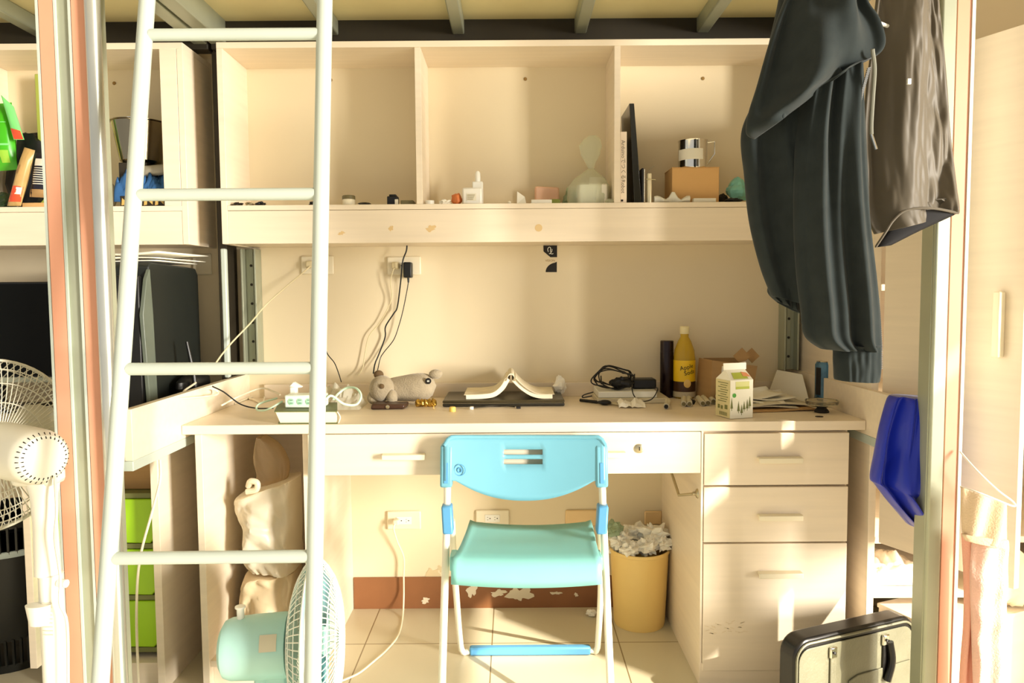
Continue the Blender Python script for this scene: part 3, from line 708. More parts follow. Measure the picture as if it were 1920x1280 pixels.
ho = thing('hoodie', 'charcoal zip hoodie hanging sideways from the bed rail at right', 'hoodie', (P(1520, 700, 1.56).x, 1.56, P(1600, 713, 1.56).z))
body = [(1470, -60, 1600, -60, .0), (1455, 20, 1612, 20, 0), (1440, 85, 1615, 100, 0), (1424, 165, 1618, 180, 0), (1389, 245, 1622, 260, 0), (1394, 330, 1625, 340, .01), (1403, 415, 1628, 430, .02), (1424, 500, 1630, 530, .02), (1446, 556, 1632, 610, .02)]
def f_body(u, v):
    return (-.018 * math.sin(5.5 * u + 1.5 + 1.2 * v) * (0.3 + v) - .02 * fb(3, u, v, 2.5, 1.5) - .012 * math.sin(11 * u - 2 * v) * v
            + 0.018 * math.exp(-((u + .45 - .3 * v) / .1) ** 2) * min(1, v * 2))
def hem(u, v): return 0.0
bo_ = cloth(MB(), body, 1.585, .055, f_body, 60, 60, .6, True).build('body', HOOD, ho, sub=1, angle=180)
sl = [(1540, 70, 1608, 60, .0), (1508, 150, 1616, 140, 0), (1492, 240, 1617, 240, 0), (1488, 330, 1622, 330, 0), (1487, 420, 1630, 420, 0), (1492, 510, 1641, 510, 0), (1500, 580, 1648, 580, 0), (1508, 630, 1651, 635, 0), (1540, 655, 1651, 658, 0)]
def f_sl(u, v):
    return (.02 * math.sin(6 * u + 2.2) * (.4 + .6 * v) - .016 * fb(9, u, v, 3, 1.6) + .012 * math.exp(-((u - .15) / .12) ** 2) - .008 * math.sin(13 * u + 3 * v))
slv = cloth(MB(), sl, 1.535, .05, f_sl, 60, 60, .5).build('sleeve', HOOD, ho, sub=1, angle=180)
cf = [(1558, 648, 1651, 646), (1562, 656, 1650, 654), (1562, 672, 1650, 672), (1563, 690, 1649, 692), (1564, 709, 1646, 713), (1568, 712, 1643, 715)]
cloth(MB(), cf, 1.53, .038, lambda u, v: -.004 * fb(5, u, v, 6, 3) + .004 * math.exp(-((v - .15) / .06) ** 2), 44, 20, .7, True).build('cuff', HOOD, slv, sub=1, angle=180)
tail = [(1446, 505, 1500, 520), (1441, 530, 1500, 550), (1438, 548, 1500, 575), (1455, 565, 1500, 588)]
cloth(MB(), tail, 1.62, .02, lambda u, v: .006 * math.sin(9 * u), 24, 12, .6, True).build('hem_flap', HOOD, ho, sub=1, angle=180)
hood = [(1500, -70, 1604, -60, .02), (1462, 20, 1626, 2, 0), (1438, 90, 1650, 36, -.01), (1418, 160, 1661, 78, -.015), (1402, 212, 1645, 104, -.012), (1398, 250, 1600, 120, -.008), (1414, 262, 1578, 138, .012)]
def f_hd(u, v): return -.022 * math.sin(4.2 * u + 3.2 * v + .5) - .014 * math.sin(8 * u - 5 * v) - .012 * fb(2, u, v, 3, 3)
cloth(MB(), hood, 1.50, .045, f_hd, 56, 44, .7, True).build('hood', HOOD, ho, sub=1, angle=180)
ds = [P(1636, 92, 1.45), P(1640, 130, 1.462), P(1637, 180, 1.475), P(1634, 230, 1.48), P(1634, 252, 1.48)]
MB().tube(ds, .0038, 8, sm=5).build('drawstring', mat('grey_cord', (120, 120, 108), .8), ho)
MB().tube([P(1634, 252, 1.48), P(1643, 280, 1.478)], .003, 8).build('cord_tip', CHROME, ho)
zp = MB()
zl = [P(1612, 190, 1.512), P(1620, 160, 1.50), P(1629, 128, 1.482)]
for k in range(20):
    q = lerp(zl[0], zl[2], k / 19); zp.obox(q, (.003, 0, .001), (0, .002, 0), (0, 0, .0012))
zp.build('zip', CHROME, ho)
zp = MB()
for k in range(34):
    t = k / 33; q = P(lerp(1645, 1651, min(1, t * 1.4)) + 1, lerp(560, 690, t), 1.532); zp.obox(q, (.0025, 0, 0), (0, .002, 0), (0, 0, .0011))
zp.build('zip', CHROME, ho)
ja = thing('jacket', 'dark taupe nylon jacket hanging behind the hoodie beside the right post', 'jacket', (P(1700, 460, 1.64).x, 1.64, P(1700, 460, 1.64).z))
jb = [(1650, -60, 1748, -70, 0), (1640, 10, 1758, -10, 0), (1632, 90, 1766, 60, 0), (1622, 170, 1775, 150, 0), (1616, 260, 1781, 240, 0), (1618, 340, 1789, 320, 0), (1622, 400, 1795, 385, -.01), (1638, 440, 1796, 400, -.012)]
def f_j(u, v):
    r = max(0, u + .1)
    return (.03 * (u < -.2) * 0 - .02 * math.sin(4 * u + 1 + 2 * v) - .022 * abs(fb(4, u + .3 * v, v * 1.0, 3.2, 4.0)) * (0.4 + r) - .012 * abs(fb(14, u, v, 7, 8)) * (0.3 + r) + .008)
jo = cloth(MB(), jb, 1.655, .035, f_j, 64, 70, .3, True).build('shell', JACK, ja, sub=1, angle=180)
jl = [(1690, 396, 1790, 392, 0), (1676, 412, 1794, 400, 0), (1664, 432, 1770, 412, 0), (1648, 452, 1722, 434, 0), (1640, 464, 1670, 460, 0)]
cloth(MB(), jl, 1.63, .012, None, 24, 14, .5).build('sleeve_lining', LINE, ja, angle=180)
hm = MB().tube([P(1797, 399, 1.62), P(1745, 390, 1.60), P(1700, 394, 1.60), P(1676, 412, 1.605), P(1660, 436, 1.61), P(1642, 463, 1.62)], .0028, 8, sm=6); hm.build('hem_seam', JACK, ja)
q = P(1704, 153, 1.60); MB().obox(q, (.004, 0, 0), (0, .003, 0), (0, 0, .006)).build('tag', WHITE, ja, .001)
nb = MB().tube([P(1616, 28, 1.60), P(1622, 24, 1.598), P(1632, 40, 1.60), P(1637, 54, 1.61)], .005, 8, sm=4); nb.build('neck_loop', LINE, ja)
# blue shorts over the side board
SH = mat('royal_blue_satin', (16, 38, 168), .32, var=.06, sheen=.2)
rows = [(1672, 741, 1742, 744), (1664, 752, 1747, 750), (1650, 800, 1748, 800), (1640, 850, 1746, 860), (1632, 895, 1744, 915), (1641, 908, 1747, 940), (1664, 938, 1749, 966), (1690, 968, 1751, 986), (1704, 984, 1750, 993)]
def f_sh(u, v): return -.020 * math.sin(5 * u + 1 + 1.5 * v) - .016 * math.sin(11 * u - 3 * v) * (.3 + v) - .03 * abs(fb(6, u, v, 3, 3))
def j_sh(u, v): return (.012 * math.sin(9 * u + 1) + .010 * math.sin(17 * u)) * max(0, v - .6) * 2.2
sho = cloth(MB(), rows, 1.80, .045, f_sh, 60, 50, .9).build('shorts', SH, sub=1, angle=180)
tag(sho, 'royal blue satin shorts draped over the right side board by the post', 'shorts')
# cord and towel
tag(MB().tube([P(1800, 846, 1.69), P(1830, 880, 1.655), P(1870, 918, 1.64), P(1899, 940, 1.635), P(1898, 948, 1.633), P(1840, 925, 1.63), P(1800, 912, 1.66)], .0022, 8, sm=5).build('hanging_cord', WHITE), 'thin white cord tied from the right post to the towel', 'cord')
TWP = mat('pink_terry', (236, 192, 176), .9, var=.04, bump=.5, bscale=260, sheen=.3); TWC = mat('cream_terry', (222, 196, 162), .9, var=.04, bump=.5, bscale=260, sheen=.3)
tw = thing('towel', 'long pink towel with folded cream top hanging right of the salmon post', 'towel', (P(1850, 1280, 1.62).x, 1.62, P(1850, 1280, 1.62).z - .1))
t1 = [(1822, 1010, 1890, 1012), (1818, 1080, 1889, 1080), (1820, 1150, 1887, 1150), (1822, 1220, 1886, 1220), (1826, 1340, 1886, 1340)]
cloth(MB(), t1, 1.625, .014, lambda u, v: .005 * math.sin(5 * u + 3 * v) - .003 * math.sin(26 * v), 24, 40, .6).build('front_drop', TWP, tw, angle=180)
t2 = [(1802, 1000, 1835, 1000), (1806, 1080, 1832, 1080), (1806, 1160, 1832, 1160), (1800, 1240, 1830, 1240), (1795, 1340, 1830, 1340)]
cloth(MB(), t2, 1.65, .012, lambda u, v: .006 * math.sin(4 * u + 2 * v), 16, 30, .5).build('back_drop', mat('deep_pink_terry', (240, 178, 156), .9, bump=.5, bscale=260), tw, angle=180)
t3 = [(1801, 912, 1886, 944), (1801, 940, 1888, 960), (1802, 975, 1888, 990), (1804, 998, 1888, 1012), (1808, 1006, 1886, 1025)]
cloth(MB(), t3, 1.612, .018, lambda u, v: .006 * math.sin(6 * u + 4 * v), 24, 24, .8).build('folded_top', TWC, tw, angle=180)
t4 = [(1803, 1000, 1888, 1012), (1804, 1004, 1888, 1018), (1808, 1010, 1887, 1025), (1810, 1013, 1886, 1028)]
cloth(MB(), t4, 1.603, .012, None, 20, 8, .8).build('hem_band', TWC, tw, angle=180)
# briefcase
BC = mat('grey_black_leather', (112, 110, 90), .32, var=.12, scale=(14, 14, 14), bump=.25, bscale=180); BCE = mat('black_leather', (20, 18, 16), .28, var=.1)
A = Vector((.678, 1.755, 0)); Bv = Vector((1.05, 1.905, 0)); d = (Bv - A).normalized(); nrm = Vector((d.y, -d.x, 0)); L = (Bv - A).length
bf = thing('briefcase', 'black leather briefcase standing on the floor behind the right post', 'bag', A + (Bv - A) / 2)
def out(ins, top): 
    r = .045 - ins; pts = [(ins, ins), (L - ins, ins)]
    for k in range(7): a = math.pi / 2 * k / 6; pts.append((L - ins - r + r * math.cos(a), top - ins - r + r * math.sin(a)))
    for k in range(7): a = math.pi / 2 + math.pi / 2 * k / 6; pts.append((ins + r + r * math.cos(a), top - ins - r + r * math.sin(a)))
    return pts
def bp(t, z, o_): return A + d * t + nrm * o_ + Vector((0, 0, z))
TB = .255
sh_ = MB().prism([bp(t, z, 0) for t, z in out(0, TB)], -nrm * .052).build('body', BCE, bf, .006)
MB().prism([bp(t, z, .004) for t, z in out(.012, TB - .012)], -nrm * .0035).build('front_panel', BC, bf, .001)
ed = [bp(t, z, .002) for t, z in out(.006, TB - .006)]
MB().tube(ed, .0032, 8, True).build('piping', BC, bf)
for t in (.115, .29):
    c_ = bp(t, TB - .045, .008)
    cl = MB().obox(c_, d * .011, nrm * .004, (0, 0, .014)).build('clasp', CHROME, bf, .003)
    MB().lathe([(.004, 0), (.004, .003), (0, .004)], c_ + nrm * .004, 12, nrm).build('rivet', BCE, cl)
    MB().obox(bp(t + .002, TB - .10, .0065), d * .010, nrm * .0025, (0, 0, .045)).build('strap', BCE if t > .2 else BC, bf, .002)
MB().tube([bp(.30, TB - .05, .012), bp(.305, TB - .10, .016), bp(.29, TB - .15, .016)], .009, 10, sm=5).build('handle_strap', BCE, bf)
MB().prism([bp(t, z, .008) for t, z in [(.16, .02), (L - .02, .02), (L - .02, .14), (.20, .135), (.17, .125)]], -nrm * .0035).build('front_pocket', BC, bf, .002)
# low wooden box, cloth, bag in the wardrobe corner
u_ = Vector((.385, -.923, 0)); v_ = Vector((.923, .385, 0)); C0 = Vector((1.025, 2.055, 0))
LB = thing('wooden_box', 'low cream wooden box pushed half under the sunlit wardrobe shelf', 'box', C0 + u_ * .1 + v_ * .25)
MB().obox(C0 + u_ * .1 + v_ * .25 + Vector((0, 0, .105)), u_ * .097, v_ * .247, (0, 0, .105)).build('body', WOOD, LB, .001)
MB().obox(C0 + u_ * .1 + v_ * .25 + Vector((0, 0, .216)), u_ * .1, v_ * .25, (0, 0, .006)).build('lid', WOODH, LB, .001)
WC = mat('white_cotton', (244, 232, 214), .9, var=.03)
q = Vector((1.09, 2.16, .268))
cl = MB(); g = []
for j in range(25):
    row = []
    for i in range(31):
        x = lerp(1.01, 1.20, i / 30); y = lerp(2.06, 2.30, j / 24)
        e = max(0, math.sin(math.pi * i / 30)) ** .5 * max(0, math.sin(math.pi * j / 24)) ** .5
        z = .27 + e * (.03 + .055 * abs(noise.noise(Vector((x * 17, y * 17, 3)))) + .03 * abs(noise.noise(Vector((x * 40, y * 40, 9)))))
        row.append(Vector((x, y, z)))
    g.append(row)
tag(cl.grid(g).build('crumpled_cloth', WC, solid=.003, angle=120), 'crumpled white cloth lying on the sunlit wardrobe shelf', 'cloth')
q = Vector((1.36, 2.02, .222))
tag(MB().crumple(q + Vector((0, 0, .085)), (.065, .05, .09), 5, .35, 1.6, 24, 18).build('cloth_bag', mat('cream_bag', (238, 222, 190), .8, var=.12, scale=(14, 14, 14)), None), 'cream cloth bag on the wooden box at right edge', 'bag')
tag(B(1.395, 1.50, 2.06, 2.25, .798, .90).build('storage_box', mat('brown_box', (186, 128, 82), .7), None, .002), 'brown box on a wardrobe shelf behind the open door', 'box')
tag(B(1.395, 1.50, 2.08, 2.25, 1.118, 1.23).build('storage_box', mat('green_box', (110, 190, 20), .5), None, .002), 'bright green box on a wardrobe shelf behind the open door', 'box')
# ================================================================ WALL PLATES AND CORDS
def plate(px0, px1, py0, py1, label, m=CREAMP, sockets=2, Y=YW, holes=True):
    a = P(px0, py0, Y); b = P(px1, py1, Y)
    o = thing('wall_outlet', label, 'outlet', ((a.x + b.x) / 2, Y, b.z))
    pl_ = B(a.x, b.x, Y - .009, Y - .0005, b.z, a.z).build('cover_plate', m, o, .004)
    cx, cz = (a.x + b.x) / 2, (a.z + b.z) / 2
    if sockets:
        B(cx - .026, cx + .026, Y - .0105, Y - .009, cz - .013, cz + .013).build('socket_insert', WHITE, pl_, .001)
        if holes:
            h = MB()
            for s in (-1, 1):
                x = cx + s * .0125
                h.box(x - .006, x - .0025, Y - .0112, Y - .0105, cz + .004, cz + .0052).box(x - .006, x - .0025, Y - .0112, Y - .0105, cz - .0052, cz - .004)
                h.lathe([(.002, 0), (.002, .0007)], (x + .004, Y - .0105, cz), 10, (0, -1, 0))
            h.build('socket_holes', INK, pl_)
    return o
plate(565, 627, 480, 514, 'cream wall outlet under the shelf behind the ladder rail', CREAMP, 2)
plate(726, 790, 481, 515, 'cream wall outlet holding the black adapter, upper middle of wall', CREAMP, 2)
plate(726, 790, 957, 991, 'cream wall outlet low under the desk with the fan plug', CREAMP, 2)
plate(892, 955, 955, 985, 'cream double wall outlet low behind the chair back', CREAMP, 2)
plate(1060, 1120, 955, 985, 'plain beige blank wall plate low behind the right chair tube', mat('beige_plate', (236, 204, 150), .4), 0)
plate(1208, 1240, 957, 982, 'small beige wall plate low above the yellow bin', mat('beige_plate', (236, 204, 150), .4), 0)
plate(362, 399, 476, 515, "cream wall plate beside the neighbour's black tower", CREAMP, 0)
def plugc(px, py, label, pts, r, m, plug=(.012, .012, .012), Yp=YW - .0105, seg=6):
    c_ = P(px, py, Yp); o = thing('electric_cable', label, 'cord', c_)
    B(c_.x - plug[0], c_.x + plug[0], Yp - .026, Yp - .0008, c_.z - plug[1], c_.z + plug[1]).build('plug', m, o, .004)
    MB().tube(pts, r, 8, sm=seg).build('cable', m, o)
    return o
CRC = mat('aged_cream_cable', (214, 200, 160), .5)
plugc(583, 496, 'grey cream power cord running from the left outlet down to the router', [P(583, 497, 2.53), P(575, 505, 2.515), P(545, 530, 2.50), P(500, 570, 2.47), P(470, 605, 2.42), P(432, 645, 2.36), P(405, 680, 2.30), P(398, 700, 2.27)], .0026, CRC)
plugc(743, 498, 'cream cord from the outlet by the black adapter to the plush toy', [P(743, 498, 2.53), P(737, 507, 2.52), P(732, 530, 2.53), P(734, 560, 2.54), P(715, 600, 2.545), P(692, 630, 2.545), P(684, 665, 2.545), P(680, 690, 2.54), P(672, 704, 2.53)], .0017, CRC)
c_ = P(765, 506, 2.52); o = thing('power_adapter', 'black plug adapter with thin cable in the upper middle outlet', 'adapter', c_)
ab = B(c_.x - .014, c_.x + .013, 2.505, 2.549, c_.z - .026, c_.z + .026).build('casing', BLACK, o, .004)
MB().lathe([(.004, 0), (.0028, .016)], (c_.x, 2.525, c_.z - .026), 10, (0, 0, -1)).build('strain_relief', BLACK, ab)
MB().tube([(c_.x, 2.525, c_.z - .04), P(763, 545, 2.53), P(756, 580, 2.535), P(748, 610, 2.54), P(738, 637, 2.54), P(720, 660, 2.54), P(713, 672, 2.54), P(708, 694, 2.52)], .0015, 8, sm=6).build('cable', BLACK, o)
tag(MB().tube([P(763, 455, 2.50), P(762, 470, 2.51), P(755, 490, 2.50), P(751, 530, 2.52), P(745, 575, 2.54), P(738, 588, 2.54), P(723, 612, 2.54), P(722, 632, 2.545), P(710, 665, 2.54), P(703, 682, 2.53), P(700, 700, 2.51)], .0024, 8, sm=6).build('black_cable', BLACK), 'thick black cable dropping from under the shelf across the outlet', 'cable')
tag(MB().tube([P(610, 600, 2.545), P(611, 655, 2.54), P(627, 680, 2.535), P(635, 700, 2.52), P(640, 716, 2.50)], .0017, 8, sm=6).build('black_cable', BLACK), 'short thin black cable on the wall right of the ladder rail', 'cable')
cp = P(745, 976, YW - .0105)
fl = [P(743, 978, 2.53), P(738, 990, 2.52), P(745, 1015, 2.53), P(757, 1045, 2.535), P(757, 1080, 2.535), P(757, 1120, 2.53), G(755, 1155, .004), G(747, 1190, .004), G(725, 1218, .004), G(700, 1240, .004), G(672, 1262, .004), G(636, 1278, .004)]
o = thing('electric_cable', "mint fan's cream cord running from the low outlet over the floor tiles", 'cord', cp)
B(cp.x - .012, cp.x + .008, cp.y - .026, cp.y - .0008, cp.z - .01, cp.z + .01).build('plug', CREAMP, o, .004)
MB().tube(fl, .003, 8, sm=6).build('cable', CREAMP, o)
# stickers on the wall
def sticker(label):
    q = P(1031, 482, YW); return thing('sticker', label, 'sticker', (q.x, YW - .001, q.z))
ys = YW - .0012
def poly(pts, Y=ys): return [P(x, y, Y) for x, y in pts]
s1 = sticker('square black sticker with white monogram just under the shelf')
MB().prism(poly([(1019, 456.5), (1044.5, 456), (1044.5, 482), (1032, 482), (1019, 471)]), (0, .001, 0)).build('backing', INK, s1)
g = MB()
def stroke(pts, w_=0.0011): g.tube([P(x, y, ys - .0004) for x, y in pts], w_, 6, sm=4, flat=.3)
stroke([(1028, 472), (1027, 467), (1029, 463.5), (1031.5, 463.5), (1032.5, 466), (1032, 470), (1033, 473), (1031, 475.5), (1029.5, 475)])
stroke([(1035, 467), (1034.5, 471), (1032.5, 474.5), (1035, 476), (1037.5, 475)])
g.build('monogram', WHITE, s1)
s2 = sticker('lettered sticker with a black quarter round below the black monogram')
MB().prism(poly([(1018.5, 483), (1044.5, 483), (1044.5, 510), (1018.5, 510)], YW - .0006), (0, .0005, 0)).build('backing', WALL, s2)
arc = [(1044, 510), (1023, 510)] + [(1044 - 21 * math.cos(t), 510 - 18 * math.sin(t)) for t in [k / 8 * 1.4 for k in range(1, 9)]] + [(1044, 490.5)]
MB().prism(poly(arc, YW - .0008), (0, -.0004, 0)).build('quarter_round', INK, s2)
q = P(1031.5, 488.5, YW - .001)
MB().text('VISION', .0105, lambda u, v: Vector((q.x + u, q.y, q.z + v))).build('lettering', mat('bronze_ink', (150, 110, 50), .6), s2)
# ================================================================ ITEMS ON THE OVERHEAD SHELF
ZS = 1.3795
def SX(px, Y): return P(px, 380, Y).x
def sz(n, Y): return n * Y / 1400
def jar(name, label, px, w_, h_, Y, body, lid, lidh=.4, cat='jar'):
    x = SX(px, Y); r = sz(w_ / 2, Y); h = sz(h_, Y); o = thing(name, label, cat, (x, Y, ZS))
    MB().lathe([(0, 0), (r * .92, 0), (r * .96, .003), (r * .96, h * (1 - lidh)), (0, h * (1 - lidh))], (x, Y, ZS), 28).build('body', body, o)
    MB().lathe([(r, 0), (r, h * lidh - .002), (r * .9, h * lidh), (0, h * lidh)], (x, Y, ZS + h * (1 - lidh)), 28).build('lid', lid, o)
    return o
CLEARG = mat('cream_glass', (232, 220, 190), .15, trans=.4); OLID = mat('olive_lid', (110, 100, 64), .45)
jar('cream_jar', 'small cream jar with olive lid on the left shelf bay', 654, 24, 18, 2.37, CREAMP, OLID)
x = SX(737, 2.38); o = thing('ink_bottle', 'small black square bottle right in the left shelf bay', 'bottle', (x, 2.38, ZS))
B(x - .017, x + .017, 2.366, 2.396, ZS, ZS + .028).build('body', BLACK, o, .003); B(x - .011, x + .011, 2.37, 2.392, ZS + .028, ZS + .034).build('cap', BLACK, o, .002)
tag(B(SX(741, 2.36), SX(747, 2.36), 2.352, 2.358, ZS, ZS + .016).build('paper_tag', PAPER2), 'tiny grey tag in front of the black square bottle', 'tag')
tag(B(SX(752, 2.37), SX(778, 2.40), 2.36, 2.42, ZS, ZS + .014).build('small_box', OLID, None, .002), 'flat olive box against the first divider in the left bay', 'box')
tag(MB().crumple((SX(683, 2.37), 2.37, ZS + .0045), (.02, .014, .005), 3, .3).build('pebble', BLACK), 'flat black lump between jar and black bottle on the left bay', 'lump')
for k, (px, w_, lb_) in enumerate(((445, .016, 'dark crumpled foil scrap at far left of the left shelf bay'), (468, .014, 'pale foil scrap beside the dark foil on left shelf bay'), (488, .016, 'small dark wrapper behind ladder on the left shelf bay'), (585, .008, 'tiny dark scrap by the ladder rail on left shelf bay'))):
    tag(MB().crumple((SX(px, 2.37), 2.37, ZS + .006), (w_, .014, .0065), 40 + k, .7).build('foil_scrap', (DARK, STEEL, BLACK, BLACK)[k], None, flat=True), lb_, 'scrap')
# middle bay
jar('bottle_cap', 'flat white cap lying at the left of the middle shelf bay', 806, 17, 8, 2.37, WHITE, WHITE, .3, 'cap')
tag(MB().crumple((SX(833, 2.37), 2.37, ZS + .007), (.017, .012, .008), 12, .7).build('paper_scrap', PAPER, None, flat=True), 'crumpled white scrap left of the orange shell on middle bay', 'scrap')
tag(MB().crumple((SX(857, 2.385), 2.385, ZS + .018), (.016, .014, .02), 15, .35, 1.5).build('orange_shell', mat('orange_brown', (206, 116, 58), .5)), 'orange brown shell leaning on the dropper bottle in the middle bay', 'shell')
x = SX(886, 2.385); o = thing('serum_bottle', 'frosted white bottle with printed label in the middle shelf bay', 'bottle', (x, 2.385, ZS))
FR = mat('frosted_white', (244, 240, 226), .3, trans=.25)
r = sz(18.5, 2.385); hb = sz(31, 2.385)
B(x - r, x + r, 2.365, 2.405, ZS, ZS + hb).build('body', FR, o, .006)
B(x - r * .55, x + r * .4, 2.3635, 2.365, ZS + .012, ZS + .034).build('label', PAPER2, o)
g = MB()
for k in range(4): g.box(x - r * .48, x + r * (.1 + .06 * k), 2.3628, 2.3635, ZS + .015 + k * .0045, ZS + .0165 + k * .0045)
g.build('print', mat('olive_ink', (120, 110, 60), .6), o)
x = SX(896, 2.42); o = thing('dropper_bottle', 'white dropper bottle with tall nozzle behind the frosted bottle', 'bottle', (x, 2.425, ZS))
B(x - .017, x + .017, 2.411, 2.439, ZS, ZS + .078).build('body', WHITE, o, .003)
MB().lathe([(.009, 0), (.009, .01), (.0085, .028), (.005, .034), (0, .035)], (x, 2.425, ZS + .078), 20).build('nozzle', WHITE, o)
tag(MB().ball((SX(955, 2.37), 2.37, ZS + .0055), .0055).build('bead', mat('pearl', (244, 236, 214), .2)), 'small pearl bead on the middle shelf bay', 'bead')
sh = MB(); x = SX(977, 2.37)
sh.add([(x - .013, 2.365, ZS), (x + .016, 2.362, ZS), (x + .014, 2.385, ZS), (x - .012, 2.37, ZS + .04), (x + .012, 2.376, ZS + .024)], [(0, 1, 4, 3), (1, 2, 4), (0, 3, 2), (3, 4, 2), (0, 2, 1)])
tag(sh.build('folded_paper', PAPER, None, flat=True), 'pointed white paper shard standing in the middle shelf bay', 'paper')
o = tag(MB().prism([(SX(1003, 2.5), 2.48, ZS), (SX(1048, 2.5), 2.48, ZS), (SX(1048, 2.5), 2.48, ZS + .068), (SX(1003, 2.5), 2.48, ZS + .072)], (0, .05, 0)).build('pink_box', mat('pale_salmon', (236, 190, 160), .6), None, .006), 'pale pink box at the back of the middle shelf bay', 'box')
tag(B(SX(996, 2.38), SX(1034, 2.38), 2.36, 2.44, ZS, ZS + .013).build('booklet', PAPER, None, .001), 'small white booklet flat in front of the pink box', 'book')
tag(B(SX(1030, 2.39), SX(1050, 2.39), 2.38, 2.43, ZS + .0, ZS + .017).build('green_packet', mat('olive_green', (120, 128, 50), .5), None, .003), 'olive green packet between booklet and tissue bag', 'packet')
# tissue pack bag
o = thing('tissue_bag', 'knotted clear plastic bag around a white tissue pack on the shelf', 'bag', (SX(1103, 2.42), 2.42, ZS))
B(SX(1085, 2.40), SX(1138, 2.40), 2.385, 2.47, ZS + .003, ZS + sz(38, 2.4)).build('tissue_pack', TISS, o, .006)
FILM = thin('clear_film', (236, 240, 226), .5, (250, 252, 244), .15, .55)
bg_ = MB(); rs = []
cx = SX(1105, 2.425)
for (z, rx, ry, dx) in ((.001, .064, .052, -.004), (.02, .068, .056, -.004), (.06, .066, .052, 0), (.085, .05, .04, .002), (.105, .024, .02, .004), (.118, .009, .008, .006), (.135, .016, .008, .004), (.16, .030, .009, .003), (.19, .036, .010, .004), (.212, .026, .008, .010), (.222, .012, .004, .012)):
    rs.append([Vector((cx + dx + (rx * (1 + .1 * noise.noise(Vector((k * .9, z * 40, 2))))) * math.cos(6.2832 * k / 30), 2.425 + ry * (1 + .15 * noise.noise(Vector((k * .9, z * 40, 7)))) * math.sin(6.2832 * k / 30), ZS + z)) for k in range(30)])
bg_.rings(rs).build('film', FILM, o, angle=20)
tag(MB().crumple((SX(1075, 2.44), 2.49, ZS + .03), (.03, .03, .034), 8, .5).build('plastic_wrapper', thin('green_clear_film', (176, 200, 170), .4), None, flat=True), 'greenish clear wrapper behind the tissue bag on the shelf', 'wrapper')
tag(MB().crumple((SX(1146, 2.36), 2.357, ZS + .006), (.02, .012, .0065), 18, .6).build('plastic_wrapper', FILM, None, flat=True), 'flat clear film tail at the foot of the second divider', 'wrapper')
# right bay
x = SX(1164, 2.36); Yb = 2.35; xb0 = .3395
o = thing('book', 'white spined programming book standing against the second divider', 'book', (xb0 + .01, 2.42, ZS))
bkx = xb0 + .021
B(xb0 + .0008, bkx, Yb, 2.53, ZS, ZS + sz(130, 2.35)).build('cover', mat('pinkish_cover', (240, 222, 200), .5), o, .001)
zc = ZS + sz(66, 2.35)
MB().text('Arduino\u3067\u3064\u304f\u308bRobot', .0165, lambda u, v: Vector((xb0 + .0095 + v, Yb - .0006, zc - u))).build('spine_lettering', mat('grey_ink', (120, 108, 92), .6), o)
B(xb0 + .003, xb0 + .010, Yb - .0006, Yb, ZS + .004, ZS + .010).build('publisher_mark', INK, o)
o = thing('binder', 'tall black glossy binder leaning beside the white book', 'binder', (.38, 2.42, ZS))
zt2 = ZS + sz(181, 2.36)
MB().prism([(.385, 2.355, ZS), (.408, 2.355, ZS), (P(1189, 197, 2.355).x, 2.355, zt2), (P(1180, 197, 2.355).x, 2.355, zt2)], (0, .175, 0)).build('cover', mat('black_gloss', (38, 36, 26), .2), o, .0015)
o = thing('notebook', 'slim black spiral notebook beside the binder', 'notebook', (SX(1203, 2.36), 2.4, ZS))
x = SX(1200, 2.36); B(.4095, .4155, 2.36, 2.45, ZS, ZS + sz(64, 2.36)).build('pages', BLACK, o)
g = MB()
for k in range(22): g.box(.4155, .4185, 2.3585, 2.362, ZS + .004 + k * .0046, ZS + .0068 + k * .0046)
g.build('spiral', WHITE, o)
o = thing('glue_tube', 'cream cylindrical tube with clip standing beside the notebook', 'tube', (SX(1216, 2.37), 2.37, ZS))
x = SX(1217, 2.37); MB().lathe([(0, 0), (.0085, 0), (.0085, .088), (.0075, .092), (0, .092)], (x, 2.37, ZS), 20).build('body', mat('cream_metal', (226, 214, 180), .25, metal=.3), o)
MB().tube([(x - .012, 2.36, ZS + .074), (x + .018, 2.359, ZS + .072)], .0014, 8).build('clip', STEEL, o)
MB().tube([(x - .004, 2.365, ZS + .088), (x, 2.362, ZS + .104), (x + .014, 2.36, ZS + .114)], .0009, 6, sm=5).build('wire', STEEL, o)
g = MB(); x = SX(1253, 2.37)
rs = []
for j in range(13):
    t = j / 12; xx = lerp(SX(1226, 2.37), SX(1292, 2.37), t); ww = .012 * (.9 + .5 * math.sin(t * 9)) if t > .18 else .009; hh = .005 + .007 * abs(math.sin(t * 7 + 1)) + (.006 if .45 < t < .6 else 0)
    rs.append([Vector((xx, 2.366 + ww * math.cos(a), ZS + hh + hh * .95 * math.sin(a))) for a in [6.2832 * k / 14 for k in range(14)]])
tag(g.rings(rs).build('squeezed_tube', WHITE, None, angle=20), 'squeezed white cream tube lying in front of the small cardboard box', 'tube')
o = thing('cardboard_box', 'small orange cardboard box under the metal mug on the shelf', 'box', (SX(1305, 2.4), 2.42, ZS))
OC = mat('orange_card', (224, 178, 116), .65, var=.04)
xa, xb_ = SX(1260, 2.385), SX(1348, 2.385); zb = ZS + sz(66, 2.385)
B(xa, xb_, 2.385, 2.50, ZS, zb).build('body', OC, o, .002)
B(xa - .001, xb_ + .001, 2.384, 2.501, zb - .0005, zb + .0015).build('lid', OC, o, .001)
o = thing('metal_mug', 'polished steel mug with blank white label on the small cardboard box', 'mug', (SX(1300, 2.43), 2.43, zb + .002))
mx = P(1299, 290, 2.43).x; r = sz(26.5, 2.43); hm_ = sz(51, 2.43); zm_ = zb + .002
